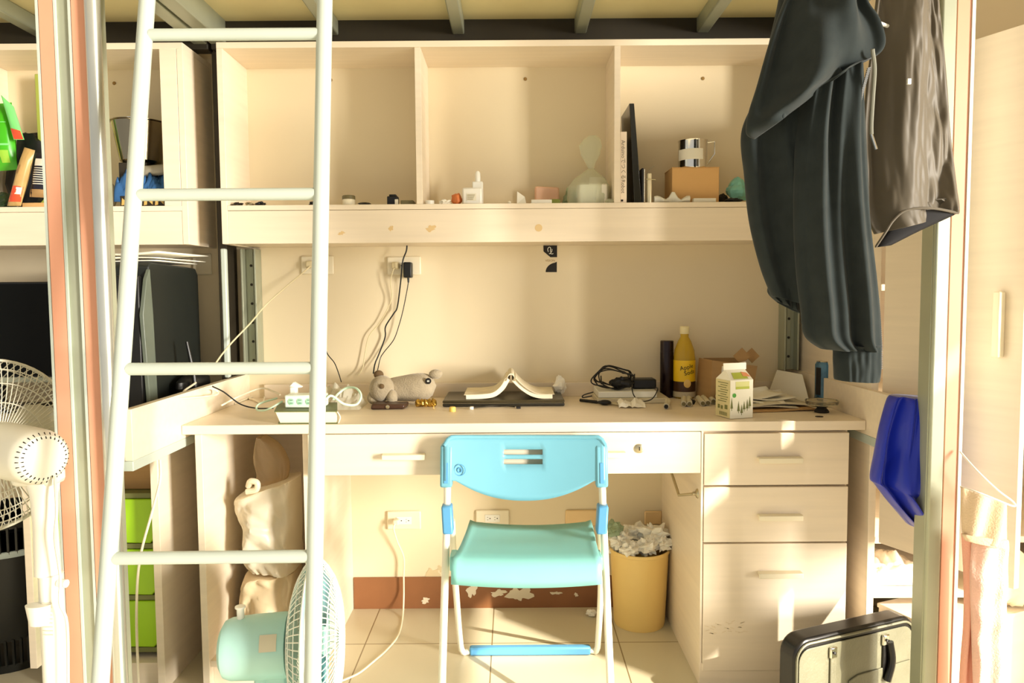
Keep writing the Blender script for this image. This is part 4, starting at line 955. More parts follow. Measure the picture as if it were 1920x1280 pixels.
MB().lathe([(0, 0), (r * .97, 0), (r, .004), (r, hm_ - .003), (r * 1.04, hm_), (r * .97, hm_), (r * .95, .005), (0, .005)], (mx, 2.43, zm_), 44).build('cup', CHROME, o)
rs = []
for j in range(2): rs.append([Vector((mx + (r + .0008) * math.sin(a), 2.43 - (r + .0008) * math.cos(a), zm_ + hm_ * (.28 + .38 * j))) for a in [-1.45 + 1.95 * k / 16 for k in range(17)]])
MB().grid(rs).build('label', PAPER, o)
MB().tube([(mx + r, 2.43, zm_ + hm_ * .95), (mx + r + .022, 2.425, zm_ + hm_ * .97), (mx + r + .023, 2.425, zm_ + hm_ * .55), (mx + r, 2.43, zm_ + hm_ * .18)], .002, 8).build('handle', CHROME, o)
tag(B(SX(1298, 2.37), SX(1340, 2.37), 2.352, 2.378, ZS, ZS + .013).build('small_box', PAPER, None, .002), 'small flat white box before the orange cardboard box', 'box')
tag(MB().crumple((SX(1385, 2.42), 2.43, ZS + .044), (.036, .03, .038), 21, .3, 1.5).build('turquoise_pouch', mat('turquoise_film', (130, 196, 180), .3), None, flat=True), 'turquoise pouch behind the hoodie edge on the right shelf bay', 'pouch')
tag(MB().crumple((SX(1362, 2.41), 2.46, ZS + .018), (.022, .022, .02), 22, .4).build('dark_pouch', DARK, None), 'dark lump between the cardboard box and turquoise pouch', 'lump')
tag(MB().crumple((SX(1375, 2.36), 2.362, ZS + .006), (.028, .014, .007), 23, .4).build('dark_cloth', BLACK, None), 'black cloth scrap at the shelf edge beneath the turquoise pouch', 'cloth')
# ================================================================ NEIGHBOUR'S SHELF
def pack(name, label, corners, Y, T, m, extra=None, cat='packet'):
    """pillow pack: 4 px corners TL TR BR BL"""
    tl, tr, br, bl_ = [P(x, y, Y) for x, y in corners]; rs = []
    o = thing(name, label, cat, (bl_ + br) / 2)
    F_, K_ = [], []
    for j in range(11):
        v = j / 10; L, Q = lerp(tl, bl_, v), lerp(tr, br, v); a_, b2 = [], []
        for i in range(11):
            u = i / 10; e = T * (math.sin(math.pi * min(max(u, .0), 1)) ** .5) * (math.sin(math.pi * v) ** .5 if 0 < v < 1 else 0)
            w2 = .15 * T * noise.noise(Vector((u * 5, v * 5, Y * 9)))
            a_.append(lerp(L, Q, u) + Vector((0, -e + w2 - .0008, 0))); b2.append(lerp(L, Q, u) + Vector((0, e, 0)))
        F_.append(a_); K_.append(b2)
    mb = MB().grid(F_).grid(K_); mb.build('wrapper', m, o, angle=60, fix=False)
    if extra:
        for nm, (u0, v0, u1, v1), mm in extra:
            g = []
            for j in range(6):
                v = lerp(v0, v1, j / 5); row = []
                for i in range(6):
                    u = lerp(u0, u1, i / 5); k = min(9, int(u * 10)); l = min(9, int(v * 10)); fu, fv = u * 10 - k, v * 10 - l
                    p = lerp(lerp(F_[l][k], F_[l][k + 1], fu), lerp(F_[l + 1][k], F_[l + 1][k + 1], fu), fv); row.append(p + Vector((0, -.0012, 0)))
                g.append(row)
            MB().grid(g).build(nm, mm, o)
    return o
GRN = mat('bright_green_film', (70, 180, 24), .3, var=.12); LGR = mat('light_green_film', (130, 224, 130), .35); RED = mat('orange_red_film', (226, 84, 48), .35, var=.1)
TAN = mat('tan_film', (200, 164, 104), .35, var=.15, scale=(20, 20, 20)); NAVY = mat('navy_film', (24, 24, 40), .35)
LINEW = mat('white_print', (226, 222, 206), .5)
pack('snack_packet', 'bright green packet at the far left of the upper left shelf', [(-22, 196), (22, 192), (34, 318), (-20, 322)], 2.40, .03, GRN, [('print', (.25, .3, .98, .31), LGR), ('print', (.3, .62, .9, .65), LGR), ('round_badge', (.6, .72, .85, .9), mat('yellow_green', (150, 200, 60), .4))])
pack('tea_packet', 'light green and red packet leaning over the bright green one', [(2, 178), (26, 200), (46, 262), (26, 262)], 2.37, .008, LGR, [('red_panel', (.08, .74, .95, .99), RED)])
pack('snack_packet', 'tan snack packet with orange red base leaning at upper left shelf', [(46, 276), (66, 282), (40, 386), (14, 386)], 2.355, .018, TAN, [('red_base', (.05, .66, .95, .93), RED), ('white_patch', (.5, .68, .9, .8), PAPER), ('dark_patch', (.1, .3, .4, .45), CARD)])
o = pack('coffee_packet', 'navy packet with white small print beside the left post', [(66, 286), (100, 288), (94, 372), (56, 370)], 2.375, .02, NAVY, [('white_label', (.2, .14, .95, .3), LINEW), ('gold_base', (.02, .82, .98, .99), CARD)] + [('print', (.22, .34 + .05 * k, .92, .36 + .05 * k), LINEW) for k in range(8)])
tag(B(P(45, 386, 2.38).x, P(100, 386, 2.38).x, 2.37, 2.45, ZS, ZS + .016).build('flat_box', OC, None, .002), 'flat tan box under the navy packet', 'box')
tag(MB().crumple((P(52, 300, 2.49).x, 2.49, ZS + .13), (.07, .035, .13), 33, .35, 1.4).build('black_bag', BLACK, None), 'black bag slumped at the back behind the packets', 'bag')
tag(MB().crumple((P(4, 370, 2.36).x, 2.375, ZS + .022), (.045, .016, .026), 36, .4).build('dark_packet', mat('dark_green_film', (30, 50, 20), .4), None, flat=True), 'dark green crumpled packet beneath the bright green one', 'packet')
tag(B(P(76, 160, 2.52).x, P(98, 160, 2.52).x, 2.49, 2.545, ZS, P(80, 140, 2.5).z).build('green_carton', mat('olive_light', (170, 180, 80), .5), None, .002), 'tall pale green carton at the back beside the left post', 'carton')
o = thing('pattern_box', 'dark patterned box under the blue cloth on the upper left shelf', 'box', (P(290, 388, 2.37).x, 2.42, ZS))
xa, xb_ = P(225, 388, 2.36).x, P(321, 388, 2.36).x
xb_ = min(xb_, -1.026)
B(xa, xb_, 2.362, 2.50, ZS, ZS + .034).build('body', mat('brown_black', (44, 36, 24), .5), o, .002)
g = MB(); random.seed(2)
for k in range(9): xx = lerp(xa + .004, xb_ - .016, k / 8); g.prism([(xx, 2.3615, ZS + .004 + .012 * (k % 2)), (xx + .010, 2.3615, ZS + .006), (xx + .011, 2.3615, ZS + .020 + .008 * (k % 2)), (xx + .003, 2.3615, ZS + .027)], (0, -.0006, 0))
g.build('pattern', mat('gold_print', (210, 176, 100), .5), o)
BLC = mat('blue_cloth', (48, 96, 150), .8, var=.1); g = []
for j in range(41):
    row = []
    for i in range(71):
        u, v = i / 70, j / 40; x = lerp(P(212, 360, 2.36).x, -1.027, u); y = lerp(2.364, 2.49, v); ed_ = min(1, 6 * min(v, 1 - v + .02)) ** .5
        row.append(Vector((x, y, ZS + .036 + ed_ * (.040 + .045 * abs(noise.noise(Vector((u * 12, v * 9, 1)))) + .022 * abs(noise.noise(Vector((u * 30, v * 26, 4)))) + .006 * math.sin(u * 34 + 14 * v)) - .02 * (1 - ed_))))
    g.append(row)
tag(MB().grid(g).build('blue_cloth', BLC, None, solid=.004, angle=180), 'crumpled blue cloth on the patterned box, upper left shelf', 'cloth')
o = pack('grey_packet', 'flat grey packet between the pot and the blue cloth', [(262, 312), (318, 306), (321, 326), (268, 332)], 2.40, .015, mat('grey_film', (176, 168, 150), .35, var=.1))
zpot = P(266, 308, 2.44).z
px_ = P(266, 308, 2.45).x; r = .083; hpot = P(266, 230, 2.44).z - zpot
o = thing('steel_pot', 'shiny steel cooking pot on the packet in the upper left shelf', 'pot', (px_, 2.445, zpot))
MB().lathe([(0, 0), (r * .62, 0), (r * .74, .008), (r * .95, hpot * .8), (r, hpot - .004), (r * 1.07, hpot - .002), (r * 1.07, hpot), (r * .97, hpot), (r * .92, hpot * .8), (r * .7, .012), (0, .008)], (px_, 2.445, zpot), 48).build('pot_body', mat('pot_steel', (150, 140, 116), .18, metal=1.0, var=.1, scale=(30, 2, 2)), o)
MB().tube([(px_ + .01, 2.36, zpot + hpot * .96), (px_ + .012, 2.345, zpot + hpot * .98), (px_ + .05, 2.345, zpot + hpot * .98), (px_ + .05, 2.36, zpot + hpot * .96)], .003, 8).build('handle', CHROME, o)
tag(B(px_ - .05, px_ + .04, 2.40, 2.50, ZS + .034, zpot - .0005).build('storage_box', DARK, None, .002), 'dark box behind the blue cloth that carries the steel pot', 'box')
tag(MB().ball((P(208, 345, 2.40).x, 2.40, ZS + .04), (.016, .016, .04)).build('white_pot', CREAMP), 'cream rounded tub left of the blue cloth behind the post', 'tub')
# ================================================================ ITEMS ON THE DESK
def g2(px, py): return G(px, py, ZD)
# book + power strip
o = thing('thick_book', 'thick green-covered book with cream pages at the desk front edge, left', 'book', (g2(575, 797).x, 2.09, ZD))
xa, xb_ = P(517, 785, 2.035).x, P(634, 785, 2.035).x; hB = .036
MB().prism([(xa + .012, 2.035, ZD + .003), (xb_ - .002, 2.033, ZD + .003), (xb_ - .002, 2.033, ZD + hB - .003), (xa, 2.035, ZD + hB - .003), (xa + .006, 2.035, ZD + hB * .5)], (-0.037, .15, 0)).build('pages', mat('cream_pages', (246, 234, 204), .8, var=.03, scale=(2, 2, 300)), o)
GC = mat('dark_green_cover', (96, 104, 62), .5)
MB().prism([(xa - .002, 2.03, ZD + hB - .003), (xb_, 2.028, ZD + hB - .003), (xb_ - .038, 2.19, ZD + hB - .003), (xa - .040, 2.19, ZD + hB - .003)], (0, 0, .003)).build('cover', GC, o)
MB().prism([(xa + .008, 2.03, ZD), (xb_, 2.028, ZD), (xb_ - .038, 2.19, ZD), (xa - .030, 2.19, ZD)], (0, 0, .003)).build('cover', GC, o)
MB().tube([(xb_ - .001, 2.03, ZD + hB - .002), (xb_ + .007, 2.03, ZD + hB * .5), (xb_ + .002, 2.03, ZD + .002)], .0015, 8, sm=5).build('spine', mat('cream_pages', (246, 234, 204), .8), o)
zst = ZD + hB + .0008
o = thing('power_strip', 'white and mint power strip resting on the thick book', 'power strip', (P(570, 758, 2.09).x, 2.11, zst))
ST = mat('pale_mint_white', (226, 238, 220), .35); MG = mat('mint_socket', (176, 226, 190), .35)
xa, xb_ = P(533, 745, 2.08).x, P(607, 745, 2.08).x
sb_ = B(xa, xb_, 2.08, 2.135, zst, zst + .036).build('casing', ST, o, .004)
for k in range(3):
    x = P(546 + 16.5 * k, 743, 2.08).x
    so_ = MB().lathe([(.0098, 0), (.0098, .0012), (.009, .0016), (0, .0016)], (x, 2.0802, zst + .018), 24, (0, -1, 0), 1.0).build('socket', MG, sb_)
    B(x - .0045, x + .0045, 2.0778, 2.0787, zst + .0215, zst + .023).box(x - .0045, x + .0045, 2.0778, 2.0787, zst + .013, zst + .0145).build('slots', mat('dark_green_slot', (50, 80, 50), .6), so_)
MINTC = mat('mint_cable', (204, 232, 206), .4)
MB().tube([(xb_, 2.10, zst + .02), P(622, 742, 2.12), P(645, 757, 2.18), P(668, 758, 2.2), P(677, 742, 2.22), P(668, 728, 2.24), P(650, 727, 2.26), P(634, 738, 2.25), P(626, 748, 2.2)], .0036, 8, sm=6).build('cord', MINTC, o)
o = thing('white_plug', 'white plug standing up behind the left end of the power strip', 'plug', (xa, 2.17, zst))
B(xa - .008, xa + .012, 2.155, 2.178, zst, zst + .05).build('body', WHITE, o, .004); MB().prism([(xa - .012, 2.16, zst + .05), (xa + .002, 2.16, zst + .064), (xa + .028, 2.16, zst + .048), (xa + .012, 2.16, zst + .046)], (0, .02, 0)).build('top', WHITE, o, .003)
for k, (pts, r, m_, lb_) in enumerate((
    ([P(530, 752, 2.1), P(500, 768, 2.1), P(482, 768, 2.12), P(486, 757, 2.14), P(520, 746, 2.16)], .0028, MINTC, 'mint cable loop left of the power strip'),
    ([g2(395, 752), g2(430, 745), g2(458, 748), g2(478, 752), g2(492, 757), g2(450, 738), g2(425, 758)], .003, CREAMP, 'pale cable coiled in the left back desk corner'),
    ([P(415, 760, 2.15), P(450, 742, 2.2), P(490, 728, 2.25), P(515, 735, 2.2), P(525, 740, 2.17)], .0028, CREAMP, 'cream cable arching from the left board to the power strip'),
    ([P(398, 724, 2.1), P(420, 735, 2.12), P(450, 757, 2.14), P(480, 765, 2.14), P(512, 765, 2.12)], .002, BLACK, 'thin black cable from the side board to the thick book'))):
    pts = [Vector((max(p.x, -.90) if k != 9 else p.x, p.y, max(p.z, ZD + r + .0005))) for p in pts]
    tag(MB().tube(pts, r, 8, sm=7).build('cable', m_), lb_, 'cable')
FILM2 = thin('cloudy_film', (236, 234, 218), .35, (246, 244, 236), .2, .22)
g = []
for j in range(17):
    row = []
    for i in range(41):
        u, v = i / 40, j / 16; x = lerp(-.66, -.468, u); y = lerp(2.26, 2.50, v)
        e = max(0, math.sin(math.pi * u)) ** .6 * max(0, math.sin(math.pi * v)) ** .6
        row.append(Vector((x, y, ZD + .002 + e * (.03 + .05 * abs(noise.noise(Vector((u * 5, v * 4, 5)))) + .02 * abs(noise.noise(Vector((u * 14, v * 9, 2))))))))
    g.append(row)
tag(MB().grid(g).build('plastic_bag', FILM2, None, angle=25), 'cloudy plastic bag crumpled behind the power strip', 'bag')
# plush toy
PL = mat('grey_plush', (172, 158, 132), .95, var=.1, scale=(40, 40, 40), bump=.7, bscale=220, sheen=.5)
pc = g2(760, 752); yb_ = 2.40
o = thing('plush_toy', 'grey plush animal with a black button eye lying on the desk', 'toy', (P(760, 750, yb_).x, yb_, ZD))
A_, B_ = P(718, 733, yb_), P(818, 714, yb_)
rs = []
for j in range(15):
    t = j / 14; c_ = lerp(A_, B_, t); c_.z = ZD + .045 + .012 * t; r = .042 * (1 - abs(2 * t - 1) ** 4.5) ** .5 * (1 - .07 * math.sin(t * 7)) + .001
    rs.append([c_ + Vector((0, r * math.cos(a), r * math.sin(a))) for a in [6.2832 * k / 24 for k in range(24)]])
bod = MB().rings(rs).build('body', PL, o, angle=180)
for (px, py, y, r) in ((716, 728, 2.365, (.040, .036, .042)), (700, 745, 2.375, (.02, .022, .022)), (735, 745, 2.35, (.018, .02, .026))):
    c_ = P(px, py, y); c_.z = max(c_.z, ZD + r[2]); MB().ball(c_, r, 20, 14).build('paw', PL, o, angle=180)
c_ = P(710, 702, 2.385); MB().ball(c_, (.016, .014, .014)).build('ear', mat('dark_plush', (110, 88, 60), .95), o)
c_ = P(817, 701, 2.385); MB().ball(c_, (.022, .013, .015)).build('ear', PL, o, angle=180)
c_ = P(803, 714, 2.362); ey = MB().lathe([(.0098, 0), (.0095, .004), (0, .005)], c_, 20, (0, -1, 0)).build('eye', INK, o)
MB().ball(c_ + Vector((-.002, -.005, .0)), (.0016, .001, .003)).ball(c_ + Vector((.002, -.005, 0)), (.0016, .001, .003)).build('eye_glint', WHITE, ey)
c_ = P(716, 724, 2.328); MB().ball(c_, (.008, .004, .008)).build('paw_pad', mat('dark_plush', (110, 88, 60), .95), o)
MB().tube([P(796, 726, 2.362), P(802, 723, 2.364), P(806, 718, 2.37)], .0012, 6).build('mouth', INK, o)
g = MB()
gx0 = g2(793, 748)
for k in range(5): g.crumple((gx0.x + .006 + k * .012, 2.325, ZD + .012), (.010, .010, .0125), 50 + k, .4)
tag(g.build('gold_trinket', mat('antique_gold', (180, 142, 60), .3, metal=.8, var=.3, scale=(80, 80, 80))), 'small antique gold trinket in front of the plush eye', 'trinket')
# wallet, cap, usb cable
a, b_ = g2(695, 757), g2(758, 757)
o = thing('wallet', 'dark brown wallet with a metal snap lying before the plush toy', 'wallet', ((a.x + b_.x) / 2, 2.31, ZD))
a = P(695, 752, 2.28); b_ = P(758, 750, 2.28)
MB().prism([(a.x, 2.27, ZD + .001), (b_.x, 2.275, ZD + .001), (b_.x + .002, 2.275, ZD + .015), (a.x + .004, 2.27, ZD + .018)], (0.004, .07, 0)).build('body', mat('brown_leather', (70, 46, 32), .4, var=.1), o, .005)
MB().lathe([(.006, 0), (.006, .002), (0, .003)], ((a.x + b_.x) / 2 + .002, 2.2705, ZD + .009), 16, (0, -1, 0)).build('snap', STEEL, o)
q = g2(848, 772); tag(MB().lathe([(0, 0), (.0098, 0), (.0098, .012), (.008, .014), (0, .014)], (q.x, q.y + .01, ZD), 24).build('yellow_cap', mat('soft_yellow', (250, 214, 110), .4)), 'small yellow cap on the desk in front of the laptop', 'cap')
q = g2(884, 768); o = thing('usb_cable', 'short dark cable with white connector in front of the laptop', 'cable', (q.x, q.y, ZD))
B(q.x - .006, q.x + .006, q.y, q.y + .014, ZD, ZD + .009).build('connector', WHITE, o, .002)
MB().tube([q + Vector((.005, .006, .005)), g2(905, 765) + Vector((0, 0, .004)), g2(935, 763) + Vector((0, 0, .006)), g2(965, 765) + Vector((0, 0, .004))], .0017, 8, sm=5).build('cable', DARK, o)
q2 = g2(972, 766); MB().obox(q2 + Vector((0, 0, .004)), (.007, 0, 0), (0, .004, 0), (0, 0, .0032)).build('plug', INK, o, .001)
# laptop and open book
la, lb2 = P(832, 752, 2.36), P(1057, 750, 2.36)
o = thing('laptop', 'closed dark laptop under the open book, middle of the desk', 'laptop', ((la.x + lb2.x) / 2, 2.44, ZD))
LT = mat('dark_bronze_lid', (74, 66, 46), .3, metal=.4)
B(la.x, lb2.x, 2.315, 2.532, ZD + .001, ZD + .011).build('base', mat('dark_base', (40, 36, 26), .4), o, .004)
B(la.x, lb2.x, 2.314, 2.532, ZD + .0115, ZD + .0205).build('lid', LT, o, .004)
B(la.x + .004, lb2.x - .004, 2.3135, 2.53, ZD + .0108, ZD + .0118).build('seam', STEEL, o)
zl = ZD + .0212
o = thing('open_book', 'open paperback lying face down over the dark laptop', 'book', (P(957, 745, 2.4).x, 2.42, zl))
CV = mat('mottled_cover', (226, 214, 184), .7, var=.12, scale=(30, 30, 30))
def wing(pts, th):
    g = []
    for k in range(len(pts)):
        g.append(pts[k])
    return g
Yf, Yk = 2.335, 2.50
lw = [(874, 747), (905, 746), (928, 742), (945, 729), (956, 711)]; rw = [(960, 711), (975, 726), (995, 739), (1015, 744), (1036, 744)]
for nm, pl_, sgn in (('left', lw, 1), ('right', rw, -1)):
    inn = smooth([P(x, y, Yf) for x, y in pl_], 4)
    zmn = min(p.z for p in inn); inn = [p + Vector((0, 0, zl - zmn + .0005)) for p in inn]
    nrm_ = []
    for k in range(len(inn)):
        t = (inn[min(k + 1, len(inn) - 1)] - inn[max(k - 1, 0)]).normalized(); nrm_.append(Vector((-t.z, 0, t.x)) if t.x > 0 else Vector((t.z, 0, -t.x)))
    N_ = len(inn); TH = lambda k: .013
    outp = [inn[k] + nrm_[k] * TH(k) for k in range(N_)]
    MB().prism(inn + outp[::-1], (0, Yk - Yf, 0)).build('page_block', mat('cream_pages', (246, 234, 204), .8), o, angle=50)
    c1 = [p + n_ * .0008 for p, n_ in zip(outp, nrm_)]; c2_ = [p + n_ * .0022 for p, n_ in zip(outp, nrm_)]
    if nm == 'left': c1[0] -= Vector((.006, 0, 0)); c2_[0] -= Vector((.006, 0, 0)); c2_.append(c2_[-1] + Vector((.006, 0, .001))); c1.append(c1[-1] + Vector((.006, 0, -.001)))
    else: c1[-1] += Vector((.006, 0, 0)); c2_[-1] += Vector((.006, 0, 0))
    MB().prism([p + Vector((0, -.006, 0)) for p in c1 + c2_[::-1]], (0, Yk - Yf + .012, 0)).build('cover', CV, o, angle=50)
sp = smooth([P(950, 714, Yf), P(953, 705, Yf), P(958, 702, Yf), P(963, 705, Yf), P(966, 714, Yf)], 5); sp = [p + Vector((0, -.006, .004)) for p in sp]
MB().prism(sp + [p + Vector((0, 0, -.004)) for p in sp][::-1], (0, Yk - Yf + .012, 0)).build('spine', CV, o, angle=60)
tg = MB().crumple(P(1050, 723, 2.50) * 1.0, (.022, .02, .03), 61, .45, 1.8); tag(tg.build('tissue', TISS, None, flat=True), 'crumpled tissue standing behind the right corner of the laptop', 'tissue')
# boxes, cable tangle
def pxbox(name, label, px0, px1, y0, y1, z0, h, m, cat, Yp=None, rot=0):
    a = P(px0, 740, Yp or y0).x; b = P(px1, 740, Yp or y0).x
    return tag(B(a, b, y0, y1, z0, z0 + h).build(name, m, None, .002), label, cat)
pxbox('book', 'lower grey paperback under the flat white box, right of the laptop', 1120, 1256, 2.36, 2.53, ZD + .0005, .016, mat('grey_cover', (206, 196, 170), .6), 'book', 2.36)
pxbox('white_box', 'flat white box under the black cable tangle', 1122, 1232, 2.375, 2.52, ZD + .0172, .020, WHITE, 'box', 2.375)
zx = ZD + .0378
ad = thing('power_brick', 'black laptop power brick behind the cable tangle on the white box', 'adapter', (P(1208, 710, 2.46).x, 2.46, zx))
a, b_ = P(1186, 700, 2.44).x, P(1230, 700, 2.44).x; B(a, b_, 2.43, 2.49, zx, zx + .032).build('casing', BLACK, ad, .005)
MB().tube([Vector((b_ - .004, 2.435, zx + .006)), P(1233, 730, 2.34), P(1222, 748, 2.32), P(1200, 752, 2.31), P(1188, 740, 2.33), P(1184, 722, 2.37)], .0018, 8, sm=6).build('lead', BLACK, ad)
random.seed(12); tang = MB()
tc = P(1150, 715, 2.43)
for k in range(5):
    pts = []
    ph = random.uniform(0, 6); 
    for j in range(14):
        a = ph + j / 13 * 6.283 * 1.15
        pts.append(Vector((tc.x + random.uniform(-.008, .008) + (.055 + .012 * k % .03) * math.cos(a) * (1.0 if k % 2 else .8), tc.y + .03 * math.sin(a * 1.0 + k), tc.z + .012 + (.036 + .004 * k) * math.sin(a) * (.9 if k < 3 else .55) + .006 * math.cos(3 * a))))
    for p in pts: p.z = max(p.z, zx + .003)
    tang.tube(pts, .0021, 8, sm=5)
tang.tube([P(1112, 735, 2.40), P(1095, 740, 2.34), P(1093, 745, 2.33), P(1110, 742, 2.33)], .002, 8, sm=5)
o = thing('cable_tangle', 'tangled bundle of black cables on the flat white box', 'cables', (tc.x, tc.y, zx))
tang.build('loops', BLACK, o)
MB().crumple(Vector((P(1165, 708, 2.43).x, 2.42, zx + .022)), (.035, .022, .02), 4, .5).build('bundled_core', BLACK, o)
q = g2(1122, 745); tag(MB().ball((q.x, 2.33, ZD + .009), (.02, .012, .0085)).build('earbud_case', BLACK), 'small black rounded case in front of the cable tangle', 'case')
q = g2(1170, 755); g = []
for j in range(9):
    row = []
    for i in range(15):
        u, v = i / 14, j / 8; p = lerp(g2(1148, 752 + 0), g2(1200, 756), u); row.append(Vector((p.x, 2.265 + .06 * v, ZD + .002 + .022 * abs(noise.noise(Vector((u * 4, v * 3, 8)))) + .012 * math.sin(math.pi * v))))
    g.append(row)
wrp = MB().grid(g).build('paper_wrapper', PAPER, None, solid=.001, flat=True); tag(wrp, 'crumpled white printed wrapper in front of the flat white box', 'wrapper')
pa, pb = g2(1088, 753), g2(1168, 762)
o = thing('marker_pen', 'black and silver pen lying at the front of the cable tangle', 'pen', (pa + pb) / 2)
dd = (pb - pa); up = Vector((0, 0, .0055))
MB().tube([pa + up, pa + dd * .58 + up], .005, 12).build('barrel', BLACK, o); MB().tube([pa + dd * .58 + up, pb + up], .0046, 12).build('cap', STEEL, o)
# thermos and soda
tx = P(1250, 720, 2.505).x; o = thing('thermos', 'slim dark purple thermos flask standing left of the soda bottle', 'flask', (tx, 2.505, ZD))
TH_ = mat('dark_aubergine', (34, 18, 20), .18, metal=.3); zt3 = P(1250, 638, 2.505).z - ZD
MB().lathe([(0, 0), (.0215, 0), (.0225, .004), (.0225, zt3 * .80), (.0, zt3 * .80)], (tx, 2.505, ZD), 32).build('body', TH_, o)
MB().lathe([(.0222, .001), (.0222, zt3 * .19), (.020, zt3 * .2), (0, zt3 * .2)], (tx, 2.505, ZD + zt3 * .80), 32).build('lid', TH_, o)
sx_ = P(1283, 700, 2.485).x; Ys = 2.485; o = thing('soda_bottle', 'yellow apple soda bottle with printed label on the desk at the wall', 'bottle', (sx_, Ys, ZD))
R_ = sz(20.5, Ys); Hs = P(1283, 612, Ys).z - ZD
YEL = mat('yellow_drink', (244, 208, 70), .1, trans=.55, ior=1.33); CLP = mat('clear_bottle', (248, 240, 210), .06, trans=.9, ior=1.2)
MB().lathe([(0, .002), (R_ * .8, 0), (R_ * .97, .008), (R_ * .97, .115), (R_ * .98, .13), (R_ * .9, .16), (R_ * .6, .19), (R_ * .37, .205), (R_ * .37, Hs - .02), (0, Hs - .02)], (sx_, Ys, ZD), 36).build('bottle_body', YEL, o)
MB().lathe([(R_ * .42, 0), (R_ * .42, .022), (R_ * .36, .025), (0, .025)], (sx_, Ys, ZD + Hs - .024), 28).build('cap', mat('cream_cap', (246, 232, 180), .4), o)
def band(r, z0, z1, m, nm, a0=-1.6, a1=1.6, par=o):
    return MB().grid([[Vector((sx_ + r * math.sin(a), Ys - r * math.cos(a), z)) for a in [lerp(a0, a1, k / 30) for k in range(31)]] for z in (z0, z1)]).build(nm, m, par)
YL = mat('yellow_label', (250, 206, 30), .35)
lb3 = band(R_ * 1.0, ZD + .022, ZD + .128, YL, 'label', -3.14, 3.14)
band(R_ * 1.012, ZD + .024, ZD + .058, mat('brown_label_base', (70, 44, 22), .4), 'label_base', -3.14, 3.14, lb3)
band(R_ * 1.012, ZD + .006, ZD + .024, mat('grey_label_foot', (196, 186, 160), .4), 'label_foot', -3.14, 3.14, lb3)
def cyl(cu, cz, rot=0.0, rr=R_ * 1.03):
    c_, s_ = math.cos(rot), math.sin(rot)
    def f(u, v):
        uu = u * c_ - v * s_ + cu; vv = u * s_ + v * c_ + cz; a = uu / rr
        return Vector((sx_ + rr * math.sin(a), Ys - rr * math.cos(a), vv))
    return f
MB().text('Apple', .020, cyl(.000, ZD + .106, .22)).text('Soda', .020, cyl(.010, ZD + .089, .22)).build('lettering', INK, lb3)
MB().ball((sx_ + .002, Ys - R_ * 1.0, ZD + .052), (.012, .0016, .014)).build('apple_picture', mat('pale_apple', (236, 196, 110), .4), lb3)
# cardboard box with shipping label
o = thing('cardboard_box', 'open cardboard box with shipping label and raised flaps on the desk', 'box', (P(1360, 725, 2.44).x, 2.46, ZD))
q0 = P(1331, 728, 2.40); xa = q0.x; xb_ = xa + .128; y0_, y1_ = 2.385, 2.485; zh = .134
CB = MB(); t_ = .003
CB.prism([(xa, y0_, ZD), (xb_, y0_, ZD), (xb_ + .02, y0_ + .0, ZD + zh * .86), (xa + .006, y0_ + .0, ZD + zh)], (0, t_, 0)); CB.box(xa, xb_, y1_ - t_, y1_, ZD, ZD + zh)
CB.prism([(xa, y0_, ZD), (xa + .006, y0_, ZD + zh), (xa - .012, y1_, ZD + zh * 1.0), (xa - .022, y1_, ZD)], (-t_, 0, 0)); CB.box(xb_ - t_, xb_, y0_ + .004, y1_, ZD, ZD + zh * .8)
CB.box(xa, xb_, y0_, y1_, ZD, ZD + t_); CB.build('box_body', CARD, o)
for (x0, dx, w2, h2, yy) in ((xa + .085, .03, .036, .036, y0_ + .01), (xa + .125, .035, .03, .034, y0_ + .04)):
    c_ = Vector((x0 + dx * .5, yy, ZD + zh + .012)); a_ = .75
    MB().obox(c_, Vector((math.cos(a_), 0, math.sin(a_))) * w2 * .55, (0, t_ * .5, 0), Vector((-math.sin(a_), 0, math.cos(a_))) * h2 * .55).build('flap', CARD, o)
sl_ = MB().prism([(xa + .025, y0_, ZD + .002), (xa + .10, y0_, ZD + .006), (xa + .11, y0_, ZD + zh * .98), (xa + .034, y0_, ZD + zh * .86)], (0, -.0012, 0)).build('shipping_label', PAPER, o)
g = MB()
for (u, v, w2, h2) in ((.040, .085, .018, .007), (.044, .1, .03, .003), (.036, .044, .014, .016), (.034, .028, .02, .004), (.062, .06, .02, .002), (.062, .068, .026, .002)): g.box(xa + u, xa + u + w2, y0_ - .0018, y0_ - .0012, ZD + v, ZD + v + h2)
g.build('label_print', DARK, sl_)
# milk carton
kc = g2(1369, 786); ang = R(17); ux = Vector((math.cos(ang), math.sin(ang), 0)); uy = Vector((-math.sin(ang), math.cos(ang), 0)); S_ = .073; Hb = .108; Hg = .028
o = thing('drink_carton', 'white gable top drink carton with green print at the desk front right', 'carton', kc + ux * S_ / 2 + uy * S_ / 2)
def kp(u, v, z): return kc + ux * u + uy * v + Vector((0, 0, z))
CW = mat('carton_white', (250, 246, 226), .35); CGR = mat('carton_side_green', (206, 200, 128), .4)
K = MB()
vs = [kp(0, 0, 0.001), kp(S_, 0, 0.001), kp(S_, S_, 0.001), kp(0, S_, 0.001), kp(0, 0, Hb), kp(S_, 0, Hb), kp(S_, S_, Hb), kp(0, S_, Hb), kp(.006, S_ * .5, Hb + Hg), kp(S_ - .004, S_ * .5, Hb + Hg)]
K.add(vs, [(0, 1, 5, 4), (1, 2, 6, 5), (2, 3, 7, 6), (3, 0, 4, 7), (4, 5, 9, 8), (6, 7, 8, 9), (5, 6, 9), (7, 4, 8), (3, 2, 1, 0)])
K.build('carton_body', CW, o, flat=True, bevel=.001)
